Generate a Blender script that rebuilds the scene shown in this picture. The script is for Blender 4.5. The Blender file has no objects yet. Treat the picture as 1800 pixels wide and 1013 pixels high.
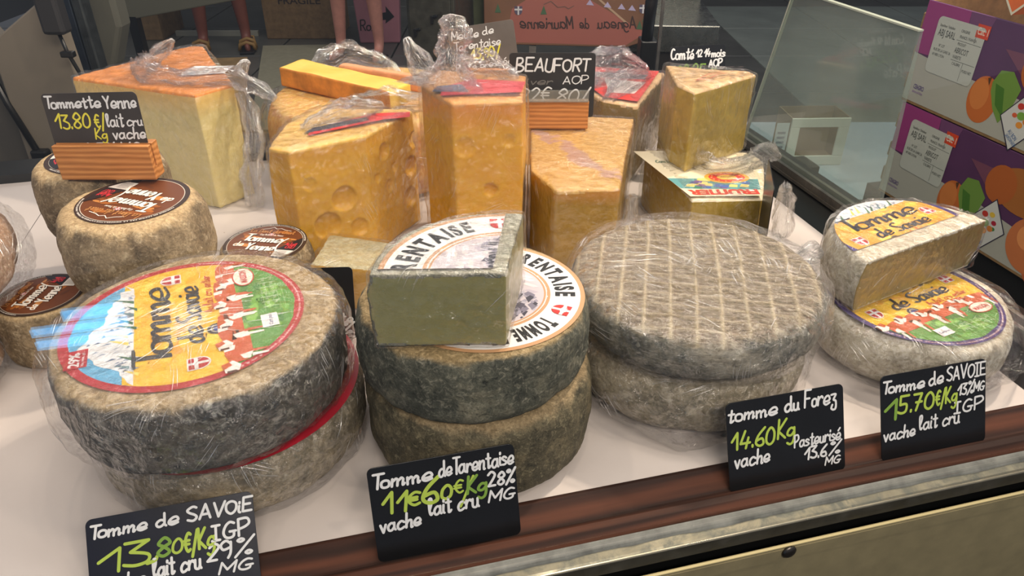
import bpy, bmesh, math, random
from mathutils import Vector, Matrix, noise
from mathutils.geometry import tessellate_polygon
import numpy as np

random.seed(7)
sc = bpy.context.scene
COL = sc.collection
PI = math.pi

# ------------------------------------------------------------------ camera
TH = math.radians(32.0)
cam_d = bpy.data.cameras.new('camera'); cam_d.sensor_width = 36.0
cam_d.lens = 1300.0 / 1800.0 * 36.0; cam_d.clip_start = 0.02; cam_d.clip_end = 60
cam = bpy.data.objects.new('camera', cam_d); COL.objects.link(cam)
cam.location = (0, 0, 0.44); cam.rotation_euler = (math.radians(90) - TH, 0, 0)
sc.camera = cam

# ------------------------------------------------------------------ world, lights, exposure
w = bpy.data.worlds.new('world'); sc.world = w; w.use_nodes = True
w.node_tree.nodes['Background'].inputs[0].default_value = (0.80, 0.86, 1.0, 1)
w.node_tree.nodes['Background'].inputs[1].default_value = 0.30
sc.view_settings.view_transform = 'Standard'; sc.view_settings.look = 'None'
sc.view_settings.exposure = -0.05; sc.view_settings.gamma = 1.0
sc.view_settings.use_curve_mapping = False
try:
    sc.cycles.transparent_max_bounces = 24; sc.cycles.max_bounces = 6
    sc.cycles.use_denoising = True; sc.cycles.caustics_reflective = False
    sc.cycles.caustics_refractive = False; sc.cycles.sample_clamp_indirect = 4
except Exception: pass

PSI = math.radians(14.1)
U = Vector((math.cos(PSI), math.sin(PSI), 0)); V = Vector((-math.sin(PSI), math.cos(PSI), 0))
def uv(a, b, z=0.0): return U * a + V * b + Vector((0, 0, z))

def area(name, loc, target, sx, sy, power, col):
    d = bpy.data.lights.new(name, 'AREA'); d.shape = 'RECTANGLE'; d.size = sx; d.size_y = sy
    d.energy = power; d.color = col
    o = bpy.data.objects.new(name, d); COL.objects.link(o); o.location = loc
    o.rotation_euler = (Vector(target) - Vector(loc)).to_track_quat('-Z', 'Y').to_euler()
    return o
def spot(name, loc, target, power, col, ang=70, rad=0.02, blend=0.6):
    d = bpy.data.lights.new(name, 'SPOT'); d.energy = power; d.color = col
    d.spot_size = math.radians(ang); d.spot_blend = blend; d.shadow_soft_size = rad
    o = bpy.data.objects.new(name, d); COL.objects.link(o); o.location = loc
    o.rotation_euler = (Vector(target) - Vector(loc)).to_track_quat('-Z', 'Y').to_euler()
    return o
WARM = (1.0, 0.83, 0.64); NEUT = (1.0, 0.93, 0.84); COOL = (0.80, 0.90, 1.0)
area('case_light_strip', uv(0.05, 0.66, 1.00), uv(0.0, 0.58, 0), 1.4, 0.10, 4.6, NEUT)
spot('ceiling_spot_key', uv(0.95, 0.95, 1.35), uv(0.05, 0.62, 0.05), 84, WARM, 110, 0.03)
spot('ceiling_spot_left', uv(-0.20, 1.05, 1.75), uv(-0.20, 0.60, 0.05), 15, WARM, 120, 0.025)
spot('ceiling_spot_mid', uv(0.30, 0.55, 1.80), uv(0.10, 0.62, 0.05), 13, WARM, 120, 0.025)
spot('ceiling_spot_front', uv(-0.75, 0.05, 1.65), uv(-0.05, 0.55, 0.05), 15, WARM, 120, 0.03)
spot('ceiling_spot_right', uv(0.85, 0.00, 1.60), uv(0.30, 0.6, 0.05), 30, WARM, 120, 0.03)
area('front_fill_light', uv(0.25, -0.70, 1.20), uv(0.0, 0.6, 0.05), 1.0, 0.25, 25, (1.0, .88, .74))  # added fill behind the camera, brightens the cheeses' front faces
area('market_hall_lamp', (-0.6, 3.6, 2.3), (-0.6, 4.2, -0.8), 2.4, 0.3, 62, NEUT)
area('stall_lamp', (2.6, 1.2, 2.0), (1.5, 1.6, -0.5), 0.8, 0.3, 26, NEUT)

# ------------------------------------------------------------------ colour + node helpers
def L(c):
    if isinstance(c, (int, float)): c = (c, c, c)
    return tuple((x / 255 / 12.92) if x / 255 <= 0.04045 else ((x / 255 + 0.055) / 1.055) ** 2.4 for x in c) + (1,)

class NT:
    def __init__(s, name):
        s.m = bpy.data.materials.new(name); s.m.use_nodes = True
        s.t = s.m.node_tree; s.n = s.t.nodes; s.n.clear()
        s.out = s.n.new('ShaderNodeOutputMaterial')
    def N(s, typ, **kw):
        n = s.n.new('ShaderNode' + typ)
        for k, v in kw.items():
            if k.startswith('i_'):
                key = k[2:].replace('_', ' ')
                for i in n.inputs:
                    if i.name.lower() == key.lower() and i.enabled:
                        s.set(i, v); break
            elif k == 'ins':
                for q, v2 in v.items(): s.set(n.inputs[q], v2)
            else: setattr(n, k, v)
        return n
    def set(s, inp, v):
        if hasattr(v, 'outputs'): v = v.outputs[0]
        if hasattr(v, 'is_output'): s.t.links.new(v, inp)
        else: inp.default_value = v
    def coord(s, scale=(1, 1, 1), rot=(0, 0, 0), loc=(0, 0, 0)):
        tc = s.N('TexCoord')
        mp = s.N('Mapping'); s.set(mp.inputs['Vector'], tc.outputs['Object'])
        mp.inputs['Scale'].default_value = scale; mp.inputs['Rotation'].default_value = rot
        mp.inputs['Location'].default_value = loc
        return mp.outputs[0]
    def noise(s, vec, scale, detail=6, rough=0.6, dist=0.0):
        n = s.N('TexNoise'); s.set(n.inputs['Vector'], vec)
        n.inputs['Scale'].default_value = scale; n.inputs['Detail'].default_value = detail
        n.inputs['Roughness'].default_value = rough; n.inputs['Distortion'].default_value = dist
        return n.outputs['Fac']
    def ramp(s, fac, stops, interp='LINEAR'):
        r = s.N('ValToRGB'); s.set(r.inputs[0], fac); e = r.color_ramp.elements
        r.color_ramp.interpolation = interp
        while len(e) < len(stops): e.new(0.5)
        for el, (p, c) in zip(e, stops):
            el.position = p; el.color = L(c) if not (isinstance(c, tuple) and len(c) == 4) else c
        return r.outputs[0]
    def mixc(s, fac, a, b, mode='MIX'):
        m = s.N('Mix', data_type='RGBA', blend_type=mode)
        s.set(m.inputs[0], fac); s.set(m.inputs[6], a); s.set(m.inputs[7], b)
        return m.outputs[2]
    def math(s, op, a, b=0.0, c=0.0, clamp=False):
        m = s.N('Math', operation=op, use_clamp=clamp); s.set(m.inputs[0], a); s.set(m.inputs[1], b); s.set(m.inputs[2], c)
        return m.outputs[0]
    def rng(s, v, a, b, c=0.0, d=1.0):
        m = s.N('MapRange'); s.set(m.inputs[0], v)
        for i, x in enumerate((a, b, c, d)): m.inputs[i + 1].default_value = x
        return m.outputs[0]
    def bump(s, h, strength=0.5, dist=0.002):
        b = s.N('Bump'); s.set(b.inputs['Height'], h)
        b.inputs['Strength'].default_value = strength; b.inputs['Distance'].default_value = dist
        return b.outputs[0]
    def bsdf(s, col, rough=0.6, metal=0.0, normal=None, spec=0.5, sss=0.0, ssr=(1, .75, .35), coat=0.0, trans=0.0, emis=None, es=0.0):
        p = s.N('BsdfPrincipled'); s.set(p.inputs['Base Color'], col); s.set(p.inputs['Roughness'], rough)
        p.inputs['Metallic'].default_value = metal; p.inputs['Specular IOR Level'].default_value = spec
        if normal is not None: s.set(p.inputs['Normal'], normal)
        if sss: 
            p.inputs['Subsurface Weight'].default_value = sss; p.inputs['Subsurface Scale'].default_value = 0.008
            p.inputs['Subsurface Radius'].default_value = ssr
        if coat: p.inputs['Coat Weight'].default_value = coat
        if emis is not None: s.set(p.inputs['Emission Color'], emis); p.inputs['Emission Strength'].default_value = es
        s.set(s.out.inputs[0], p); return p
CACHE = {}
def plain(name, c, rough=0.6, metal=0.0, spec=0.5, var=0.0, scale=30.0, coat=0.0):
    if name in CACHE: return CACHE[name]
    a = NT(name)
    if var:
        v = a.coord(); n = a.noise(v, scale, 6)
        c2 = tuple(max(0, x * (1 - var)) for x in c); c3 = tuple(min(255, x * (1 + var * .6)) for x in c)
        col = a.ramp(n, [(0.3, c2), (0.7, c3)])
        a.bsdf(col, rough, metal, a.bump(n, 0.15, 0.001), spec, coat=coat)
    else: a.bsdf(L(c), rough, metal, None, spec, coat=coat)
    CACHE[name] = a.m; return a.m
def flatm(c, rough=0.45):                 # printed ink
    c = tuple(int(x) for x in c)
    return plain('ink_%d_%d_%d' % c, c, rough)

# ------------------------------------------------------------------ object helpers
def tag(o, label=None, cat=None, group=None, kind=None):
    if label: o['label'] = label
    if cat: o['category'] = cat
    if group: o['group'] = group
    if kind: o['kind'] = kind
    return o
def empty(name, loc=(0, 0, 0), rz=0.0, mat=None):
    o = bpy.data.objects.new(name, None); COL.objects.link(o); o.empty_display_size = 0.02
    if mat is not None: o.matrix_world = mat
    else: o.location = loc; o.rotation_euler = (0, 0, rz)
    return o
def thing(name, label, cat, loc=(0, 0, 0), rz=0.0, group=None, mat=None):
    return tag(empty(name, loc, rz, mat), label, cat, group)
def mesh(name, vs, fs, mats, parent=None, mi=None, smooth=False, label=None):
    me = bpy.data.meshes.new(name); me.from_pydata([tuple(v) for v in vs], [], [tuple(f) for f in fs])
    for m in (mats if isinstance(mats, (list, tuple)) else [mats]): me.materials.append(m)
    if mi is not None: me.polygons.foreach_set('material_index', list(mi))
    if smooth: me.polygons.foreach_set('use_smooth', [True] * len(me.polygons))
    me.update()
    o = bpy.data.objects.new(name, me); COL.objects.link(o)
    if parent: o.parent = parent
    if label: o['label'] = label
    return o
def frame(ex, ey, org):
    ex = Vector(ex).normalized(); ey = Vector(ey); ey = (ey - ex * ey.dot(ex)).normalized(); ez = ex.cross(ey)
    m = Matrix((ex, ey, ez)).transposed().to_4x4(); m.translation = Vector(org); return m

class MB:                                 # collects simple solids
    def __init__(s): s.v = []; s.f = []; s.mi = []
    def box(s, a, b, M=None, mi=0):
        x0, y0, z0 = a; x1, y1, z1 = b; n = len(s.v)
        for p in ((x0, y0, z0), (x1, y0, z0), (x1, y1, z0), (x0, y1, z0), (x0, y0, z1), (x1, y0, z1), (x1, y1, z1), (x0, y1, z1)):
            p = Vector(p); s.v.append(M @ p if M else p)
        for q in ((0, 3, 2, 1), (4, 5, 6, 7), (0, 1, 5, 4), (1, 2, 6, 5), (2, 3, 7, 6), (3, 0, 4, 7)):
            s.f.append([n + i for i in q]); s.mi.append(mi)
        return s
    def prism(s, poly, d0, d1, M=None, mi=0):      # poly in xy, extruded z d0..d1
        n = len(s.v); k = len(poly)
        for z in (d0, d1):
            for p in poly:
                p = Vector((p[0], p[1], z)); s.v.append(M @ p if M else p)
        s.f.append([n + i for i in range(k)][::-1]); s.f.append([n + k + i for i in range(k)])
        for i in range(k): s.f.append([n + i, n + (i + 1) % k, n + k + (i + 1) % k, n + k + i])
        s.mi += [mi] * (k + 2); return s
    def tube(s, pts, r, seg=8, mi=0, caps=True):
        pts = [Vector(p) for p in pts]; n0 = len(s.v); rr = r if isinstance(r, (list, tuple)) else [r] * len(pts)
        up = None
        for i, p in enumerate(pts):
            d = (pts[min(i + 1, len(pts) - 1)] - pts[max(i - 1, 0)]).normalized()
            if up is None: up = d.orthogonal().normalized()
            up = (up - d * up.dot(d)).normalized(); w2 = d.cross(up)
            for k in range(seg):
                a = 2 * PI * k / seg; s.v.append(p + (up * math.cos(a) + w2 * math.sin(a)) * rr[i])
        for i in range(len(pts) - 1):
            for k in range(seg):
                a = n0 + i * seg + k; b = n0 + i * seg + (k + 1) % seg
                s.f.append([a, b, b + seg, a + seg]); s.mi.append(mi)
        if caps:
            s.f.append([n0 + k for k in range(seg)][::-1]); e = n0 + (len(pts) - 1) * seg
            s.f.append([e + k for k in range(seg)]); s.mi += [mi, mi]
        return s
    def build(s, name, mats, parent=None, smooth=False, bevel=0.0, label=None):
        o = mesh(name, s.v, s.f, mats, parent, s.mi, smooth, label)
        if bevel:
            b = o.modifiers.new('bevel', 'BEVEL'); b.width = bevel; b.segments = 2; b.limit_method = 'ANGLE'
        return o

def catmull(P, n=5):
    if len(P) < 3: return [tuple(p) for p in P]
    out = []; Q = [P[0]] + list(P) + [P[-1]]
    if P[0] == P[-1]: Q = [P[-2]] + list(P) + [P[1]]
    for i in range(1, len(Q) - 2):
        a, b, c, d = Q[i - 1:i + 3]
        for k in range(n):
            t = k / n
            out.append(tuple(0.5 * (2 * b[j] + (c[j] - a[j]) * t + (2 * a[j] - 5 * b[j] + 4 * c[j] - d[j]) * t * t + (3 * b[j] - a[j] - 3 * c[j] + d[j]) * t ** 3) for j in range(len(b))))
    out.append(tuple(P[-1])); return out

# ------------------------------------------------------------------ handwriting
G = {
'a': "5i3j1i0g1e3e5g -5j5f6e", 'b': "-0o0e 0h2j4i5g4e2e0f", 'c': "5i3j1i0g1e3e5f", 'd': "5i3j1i0g1e3e5g -5o5f6e",
'e': "0g3g5h4j2j0h0f2e5f", 'f': "5n4o3n2k2g2b -0j4j", 'g': "5i3j1i0g1f3f5h 5j5e4b2a0b", 'h': "-0o0e 0g1i3j4i4e5e", 'i': "0j0f1e -0m0l",
'j': "2j2c1a -2m2l", 'k': "-0o0e -4j0g -1h4e", 'l': "0h2l2o0n0g1e2f", 'm': "-0j0e 0h1i2j3i3h3e 3h4i5j6i6h6e7f", 'n': "-0j0e 0g1i3j4i4e5e",
'o': "2j0i0f2e4f4i2j", 'p': "-0j0a 0h2j4i4g2e0f", 'q': "4i2j0h0f2e4g -4j4a", 'r': "-0j0e 0g1i3j4i", 's': "4i2j0i1h3g4f2e0e", 't': "2n2g2e3e4f -0k4k",
'u': "0j0f1e3e4g -4j4f5e", 'v': "-0j2e4j", 'w': "0j1e2h3e5j", 'x': "-0j4e -4j0e", 'y': "0j0g2g4h 4j4c2a0b", 'z': "0j4j2g4f4b2a0b1d",
'é': "0g3g5h4j2j0h0f2e5f -2l4n", 'è': "0g3g5h4j2j0h0f2e5f -4l2n", 'â': "5i3j1i0g1e3e5g -5j5f6e -1l3n5l",
'A': "-0e3o6e -1h5h", 'B': "-0e0o 0o3o4m3k0j 0j4i5g3e0e", 'C': "5n3o1m0i1f3e5f", 'D': "-0e0o 0o4n5j4f0e", 'E': "-5o0o0e5e -0j4j", 'F': "-5o0o0e -0j4j",
'G': "5n3o1m0i1f3e5f5i -3i6i", 'H': "-0o0e -5o5e -0j5j", 'I': "-0o4o -2o2e -0e4e", 'J': "4o4g2e0f", 'K': "-0o0e -5o0i5e", 'L': "-0o0e4e", 'M': "-0e0o3h6o6e", 'N': "-0e0o5e5o",
'O': "3o0m0h3e6h6m3o", 'P': "-0e0o 0o4o5l3j0i", 'R': "-0e0o 0o4o5l3j0j -2j5e", 'S': "5n3o0m1k4i5g3e0f", 'T': "-0o6o -3o3e", 'U': "0o0g2e4e5g5o",
'V': "-0o3e6o", 'Y': "-0o3j6o -3j3e", 'Z': "-0o5o0e5e",
'0': "2o0l0g2e4g4l2o", '1': "-0j3o3e", '2': "0m2o4m3j0e -0e4e", '3': "-0o4o1k 1k4i4f2e0f", '4': "-2o0h5h -4k3e", '5': "-5o1o1j 1j4j4f2e0f", '6': "4o1k0g2e4f3i0h",
'7': "-0o4o1e -1j4j", '8': "2j0l2o4l2j0g2e4g2j", '9': "4m2o0m1j4k 4n4h3e", ',': "1f1d0c", '.': "-0e0f", '%': "1o0n1m2n1o -5p0d 4g3f4e5f4g",
'€': "5n3o1l1h3e5f -0k4k -0i4i", '/': "-0b4p", '-': "-0i3i", "'": "-0o0m", '&': "-0e0f", '"': "-0p1n -3p3n",
}
def glyph(ch):
    st = []; wmax = 0
    for s in G.get(ch, "-0e0e").split():
        straight = s[0] == '-'; s = s.lstrip('-')
        P = [(int(s[i]) / 10, (ord(s[i + 1]) - ord('e')) / 10) for i in range(0, len(s), 2)]
        wmax = max(wmax, max(p[0] for p in P)); st.append((P if straight else catmull(P, 4)))
    return st, wmax
def script_strokes(text, gap=0.16, jit=0.03, rnd=None):
    text = text.replace('To', 'T\x01o').replace('Ta', 'T\x01a')
    rnd = rnd or random.Random(sum(map(ord, text)))
    x = 0; out = []
    for ch in text:
        if ch == ' ': x += 0.42; continue
        if ch == '\x01': x -= 0.22; continue
        st, wd = glyph(ch); s = 1 + rnd.uniform(-jit, jit) * 2; dy = rnd.uniform(-jit, jit); sh = 0.10 + rnd.uniform(-jit, jit) * 2
        for P in st: out.append([(x + (p[0] + p[1] * sh) * s, p[1] * s + dy) for p in P])
        x += wd * s + gap
    return out, x - gap

# ------------------------------------------------------------------ flat print: coloured polygons in one plane
TXT = {}
def font_tris(text, bold=0.012):
    if (text, bold) in TXT: return TXT[(text, bold)]
    c = bpy.data.curves.new('t', 'FONT'); c.body = text; c.size = 1.0; c.resolution_u = 3; c.offset = bold
    o = bpy.data.objects.new('t', c); COL.objects.link(o); dg = bpy.context.evaluated_depsgraph_get(); dg.update()
    me = o.evaluated_get(dg).to_mesh(); me.calc_loop_triangles()
    vs = [tuple(v.co)[:2] for v in me.vertices]; tr = [tuple(vs[i] for i in t.vertices) for t in me.loop_triangles]
    o.evaluated_get(dg).to_mesh_clear(); bpy.data.objects.remove(o); bpy.data.curves.remove(c)
    wd = max((v[0] for v in vs), default=0.3)
    TXT[(text, bold)] = (tr, wd); return tr, wd
def clip_convex(poly, clip):
    for i in range(len(clip)):
        a = clip[i]; b = clip[(i + 1) % len(clip)]; out = []
        if not poly: return poly
        ex, ey = b[0] - a[0], b[1] - a[1]
        f = lambda p: ex * (p[1] - a[1]) - ey * (p[0] - a[0])
        for j in range(len(poly)):
            p, q = poly[j], poly[(j + 1) % len(poly)]; fp, fq = f(p), f(q)
            if fp >= 0: out.append(p)
            if (fp >= 0) != (fq >= 0):
                t = fp / (fp - fq); out.append((p[0] + (q[0] - p[0]) * t, p[1] + (q[1] - p[1]) * t))
        poly = out
    return poly
def circle(cx, cy, rx, ry=None, n=48, a0=0.0, a1=2 * PI):
    ry = ry or rx; return [(cx + rx * math.cos(a0 + (a1 - a0) * i / n), cy + ry * math.sin(a0 + (a1 - a0) * i / n)) for i in range(n)]
class Flat:
    def __init__(s): s.items = []; s.clip = None
    def add(s, tri, m, z):
        if s.clip: tri = clip_convex(list(tri), s.clip)
        if len(tri) >= 3: s.items.append((tri, m, z))
    def poly(s, pts, m, z=1):
        if len(pts) > 4 or True:
            for t in tessellate_polygon([[Vector((p[0], p[1], 0)) for p in pts]]): 
                q = [pts[i] for i in t]
                ar = (q[1][0]-q[0][0])*(q[2][1]-q[0][1])-(q[1][1]-q[0][1])*(q[2][0]-q[0][0])
                s.add(q if ar > 0 else q[::-1], m, z)
        return s
    def ring(s, cx, cy, r0, r1, m, z=1, n=72, a0=0, a1=2 * PI):
        for i in range(n):
            a = a0 + (a1 - a0) * i / n; b = a0 + (a1 - a0) * (i + 1) / n
            s.add([(cx + r0 * math.cos(a), cy + r0 * math.sin(a)), (cx + r1 * math.cos(a), cy + r1 * math.sin(a)), (cx + r1 * math.cos(b), cy + r1 * math.sin(b)), (cx + r0 * math.cos(b), cy + r0 * math.sin(b))], m, z)
        return s
    def rect(s, x0, y0, x1, y1, m, z=1): return s.poly([(x0, y0), (x1, y0), (x1, y1), (x0, y1)], m, z)
    def stroke(s, P, wd, m, z=2, nib=None):
        r = wd / 2
        for i in range(len(P)):
            a = P[i]
            if nib is None: s.add(circle(a[0], a[1], r, n=7), m, z)
            if i + 1 < len(P):
                b = P[i + 1]; dx, dy = b[0] - a[0], b[1] - a[1]; l = math.hypot(dx, dy)
                if l < 1e-9: continue
                if nib:
                    hx, hy = nib[0] * r, nib[1] * r; k = 0.5 * r; ox, oy = -dy / l * k, dx / l * k
                    h = s._hull([(p[0] + sx * hx + sy * ox, p[1] + sx * hy + sy * oy) for p in (a, b) for sx in (-1, 1) for sy in (-1, 1)]); s.add(h, m, z)
                else:
                    nx, ny = -dy / l * r, dx / l * r
                    s.add([(a[0] - nx, a[1] - ny), (b[0] - nx, b[1] - ny), (b[0] + nx, b[1] + ny), (a[0] + nx, a[1] + ny)], m, z)
        return s
    @staticmethod
    def _hull(p):
        p = sorted(set(p)); cr = lambda o, a, b: (a[0]-o[0])*(b[1]-o[1])-(a[1]-o[1])*(b[0]-o[0])
        lo = []
        for q in p:
            while len(lo) > 1 and cr(lo[-2], lo[-1], q) <= 0: lo.pop()
            lo.append(q)
        up = []
        for q in reversed(p):
            while len(up) > 1 and cr(up[-2], up[-1], q) <= 0: up.pop()
            up.append(q)
        return lo[:-1] + up[:-1]
    def script(s, text, x0, x1, y, h, m, pen=0.1, z=3, rot=0.0, nib=None, jit=0.03, gap=0.16):
        st, wd = script_strokes(text, gap=gap, jit=jit); kx = (x1 - x0) / max(wd, .01); c, sn = math.cos(rot), math.sin(rot)
        for P in st:
            Q = []
            for p in P:
                X, Y = p[0] * kx, p[1] * h; Q.append((x0 + X * c - Y * sn, y + X * sn + Y * c))
            s.stroke(Q, pen * h, m, z, nib)
        return s
    def text(s, text, x0, x1, y, h, m, z=3, rot=0.0, bold=.012):
        tr, wd = font_tris(text, bold); kx = (x1 - x0) / wd; kh = h / 0.72; c, sn = math.cos(rot), math.sin(rot)
        for t in tr: 
            q = []
            for p in t:
                X, Y = p[0] * kx, p[1] * kh; q.append((x0 + X * c - Y * sn, y + X * sn + Y * c))
            s.add(q, m, z)
        return s
    def arc_text(s, text, cx, cy, r, a0, a1, h, m, z=3, cond=0.62, outward=True):
        # letters spread between a0 and a1 (clockwise when a1<a0), tops outward
        ws = [font_tris(c, .05)[1] + 0.12 if c != ' ' else 0.35 for c in text]; tot = sum(ws); k = 0
        for ch, wd in zip(text, ws):
            am = a0 + (a1 - a0) * (k + wd / 2) / tot; k += wd
            if ch == ' ': continue
            tr, w1 = font_tris(ch, .05); kx = abs(a1 - a0) * r / tot; kh = h / 0.72
            sg = 1 if outward else -1
            ox = (math.sin(am) * sg, -math.cos(am) * sg); oy = (math.cos(am) * sg, math.sin(am) * sg)
            for t in tr:
                s.add([(cx + math.cos(am) * r + ox[0] * (p[0] - w1 / 2) * kx + oy[0] * p[1] * kh, cy + math.sin(am) * r + ox[1] * (p[0] - w1 / 2) * kx + oy[1] * p[1] * kh) for p in t], m, z)
        return s
    def clipped(s, conv):
        s.items = [(clip_convex(list(t), conv), m, z) for t, m, z in s.items]; s.items = [i for i in s.items if len(i[0]) >= 3]; return s
    def build(s, name, parent, scale=1.0, off=(0, 0, 0), rot=0.0, dz=0.00007, label=None, zf=None):
        mats = []; vs = []; fs = []; mi = []; c, sn = math.cos(rot), math.sin(rot)
        for it, (tri, m, z) in enumerate(s.items):
            z += (it % 14) * .066
            if m not in mats: mats.append(m)
            n = len(vs)
            for p in tri:
                X = p[0] * scale; Y = p[1] * scale; x = off[0] + X * c - Y * sn; y = off[1] + X * sn + Y * c
                vs.append((x, y, off[2] + z * dz + (zf(x, y) if zf else 0)))
            fs.append(range(n, n + len(tri))); mi.append(mats.index(m))
        return mesh(name, vs, fs, mats, parent, mi, label=label)

# ------------------------------------------------------------------ materials
def rind_mat(name, side, top, s1=28, fleck=(25, 28, 30), fleck_amt=0.42, light=(190, 186, 172), light_amt=0.66, top_bump=0.5, bump=0.7, rough=0.8, stretch=1.0):
    a = NT(name); v = a.coord((1, 1, stretch)); n1 = a.noise(v, s1, 9, 0.65, 0.4); n2 = a.noise(v, s1 * 5, 8, 0.7, 0.8); n3 = a.noise(v, s1 * 14, 5, 0.6)
    n1 = a.rng(n1, .12, .88); cs = a.ramp(n1, [(0.25, side[0]), (0.5, side[1]), (0.75, side[2])])
    cs = a.mixc(a.rng(n2, fleck_amt, fleck_amt - 0.14), cs, L(fleck))
    nd = a.noise(a.coord((1, 1, 5)), s1 * 2.6, 4, .75, .6); cs = a.mixc(a.rng(nd, .37, .30, 0, .8), cs, L(fleck))
    cs = a.mixc(a.rng(n2, light_amt - 0.1, light_amt + 0.08, 0, 0.75), cs, L(light))
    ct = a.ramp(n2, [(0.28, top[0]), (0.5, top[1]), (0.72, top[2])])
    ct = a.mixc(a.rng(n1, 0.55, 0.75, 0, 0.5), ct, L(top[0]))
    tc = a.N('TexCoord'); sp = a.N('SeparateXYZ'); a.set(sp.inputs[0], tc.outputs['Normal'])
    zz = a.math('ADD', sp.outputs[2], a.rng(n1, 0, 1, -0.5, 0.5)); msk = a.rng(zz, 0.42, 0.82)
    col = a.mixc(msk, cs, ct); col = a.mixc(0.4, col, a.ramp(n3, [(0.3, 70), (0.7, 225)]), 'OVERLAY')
    h = a.math('ADD', a.math('MULTIPLY', n2, 0.7), a.math('MULTIPLY', n3, 0.4))
    a.bsdf(col, rough, 0, a.bump(h, bump, 0.0025), 0.35); return a.m
def paste_mat(name, c1, c2, rough=0.36, edge=None, scale=12, sss=0.12, eyes=0.0):
    a = NT(name); v = a.coord(); n1 = a.noise(v, scale, 5, 0.55, 0.5); n2 = a.noise(v, scale * 14, 6, 0.7)
    col = a.ramp(n1, [(0.3, c1), (0.7, c2)])
    col = a.mixc(0.18, col, a.ramp(n2, [(0.3, 110), (0.7, 200)]), 'OVERLAY')
    if eyes:
        vo = a.N('TexVoronoi'); a.set(vo.inputs['Vector'], v); vo.inputs['Scale'].default_value = 55
        col = a.mixc(a.rng(vo.outputs['Distance'], 0.10, 0.05, 0, eyes), col, L(tuple(x * .55 for x in c1)))
    if edge:   # warmer paste just below the rind, by height in the piece
        sp = a.N('SeparateXYZ'); tc = a.N('TexCoord'); a.set(sp.inputs[0], tc.outputs['Object'])
        col = a.mixc(a.rng(a.math('ADD', sp.outputs[2], a.rng(n1, 0, 1, -.008, .008)), edge[1] - edge[2], edge[1], 0, 0.85), col, L(edge[0]))
    a.bsdf(col, rough, 0, a.bump(a.math('ADD', n2, n1), 0.2, 0.0015), 0.45, sss=sss); return a.m
def film_mat(name, haze=0.05, wr=0.5, scale=22, glos=0.10, tint=255, stretch=(1, 1, 1)):
    a = NT(name); v = a.coord(stretch)
    n1 = a.N('TexNoise', noise_type='RIDGED_MULTIFRACTAL'); a.set(n1.inputs['Vector'], v)
    for k, x in (('Scale', scale), ('Detail', 4), ('Roughness', .5), ('Distortion', 1.6)): n1.inputs[k].default_value = x
    v2 = a.coord((1, 1, 0.35), (0.6, 0.3, 0.8)); n2 = a.noise(v2, scale * 5, 4, 0.6, 1.2)
    v3 = a.coord((1, 0.15, 1), (0.3, 0.9, 0.5)); n3 = a.noise(v3, scale * 7, 3, 0.5, 0.3)
    n4 = a.noise(v, scale * 16, 3, .6, 1.0)
    vv = a.N('VectorMath', operation='ADD'); a.set(vv.inputs[0], v); nn = a.N('TexNoise'); a.set(nn.inputs['Vector'], v); nn.inputs['Scale'].default_value = scale * 2
    sc_ = a.N('VectorMath', operation='SCALE'); a.set(sc_.inputs[0], nn.outputs['Color']); sc_.inputs['Scale'].default_value = .02; a.set(vv.inputs[1], sc_)
    vo = a.N('TexVoronoi'); a.set(vo.inputs['Vector'], vv); vo.inputs['Scale'].default_value = scale * 3.2
    n2 = a.math('ADD', n2, a.math('MULTIPLY', vo.outputs['Distance'], 1.6)); h = a.math('ADD', a.math('MULTIPLY', n1.outputs['Fac'], 0.6), a.math('ADD', a.math('MULTIPLY', n2, 0.5), a.math('ADD', a.math('MULTIPLY', n3, 0.5), a.math('MULTIPLY', n4, 0.2))))
    nb = a.bump(h, wr, 0.006)
    gl = a.N('BsdfGlossy'); gl.inputs['Roughness'].default_value = glos; gl.inputs['Color'].default_value = (1, 1, 1, 1); a.set(gl.inputs['Normal'], nb)
    df = a.N('BsdfDiffuse'); df.inputs['Color'].default_value = (.9, .87, .87, 1); a.set(df.inputs['Normal'], nb)
    tr = a.N('BsdfTransparent'); tr.inputs['Color'].default_value = L(tint)
    lw = a.N('LayerWeight'); lw.inputs['Blend'].default_value = 0.5; a.set(lw.inputs['Normal'], nb)
    ridge = a.rng(a.math('ADD', n1.outputs['Fac'], a.math('MULTIPLY', n3, 0.5)), 0.75, 1.6)
    m1 = a.N('MixShader'); a.set(m1.inputs[0], a.math('MULTIPLY_ADD', ridge, haze * 5, haze * .3, clamp=True)); a.set(m1.inputs[1], tr); a.set(m1.inputs[2], df)
    m2 = a.N('MixShader'); a.set(m2.inputs[0], a.math('MULTIPLY_ADD', a.math('POWER', lw.outputs['Facing'], 2.5), 0.45, 0.085, clamp=True)); a.set(m2.inputs[1], m1); a.set(m2.inputs[2], gl)
    a.set(a.out.inputs[0], m2); return a.m
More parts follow.
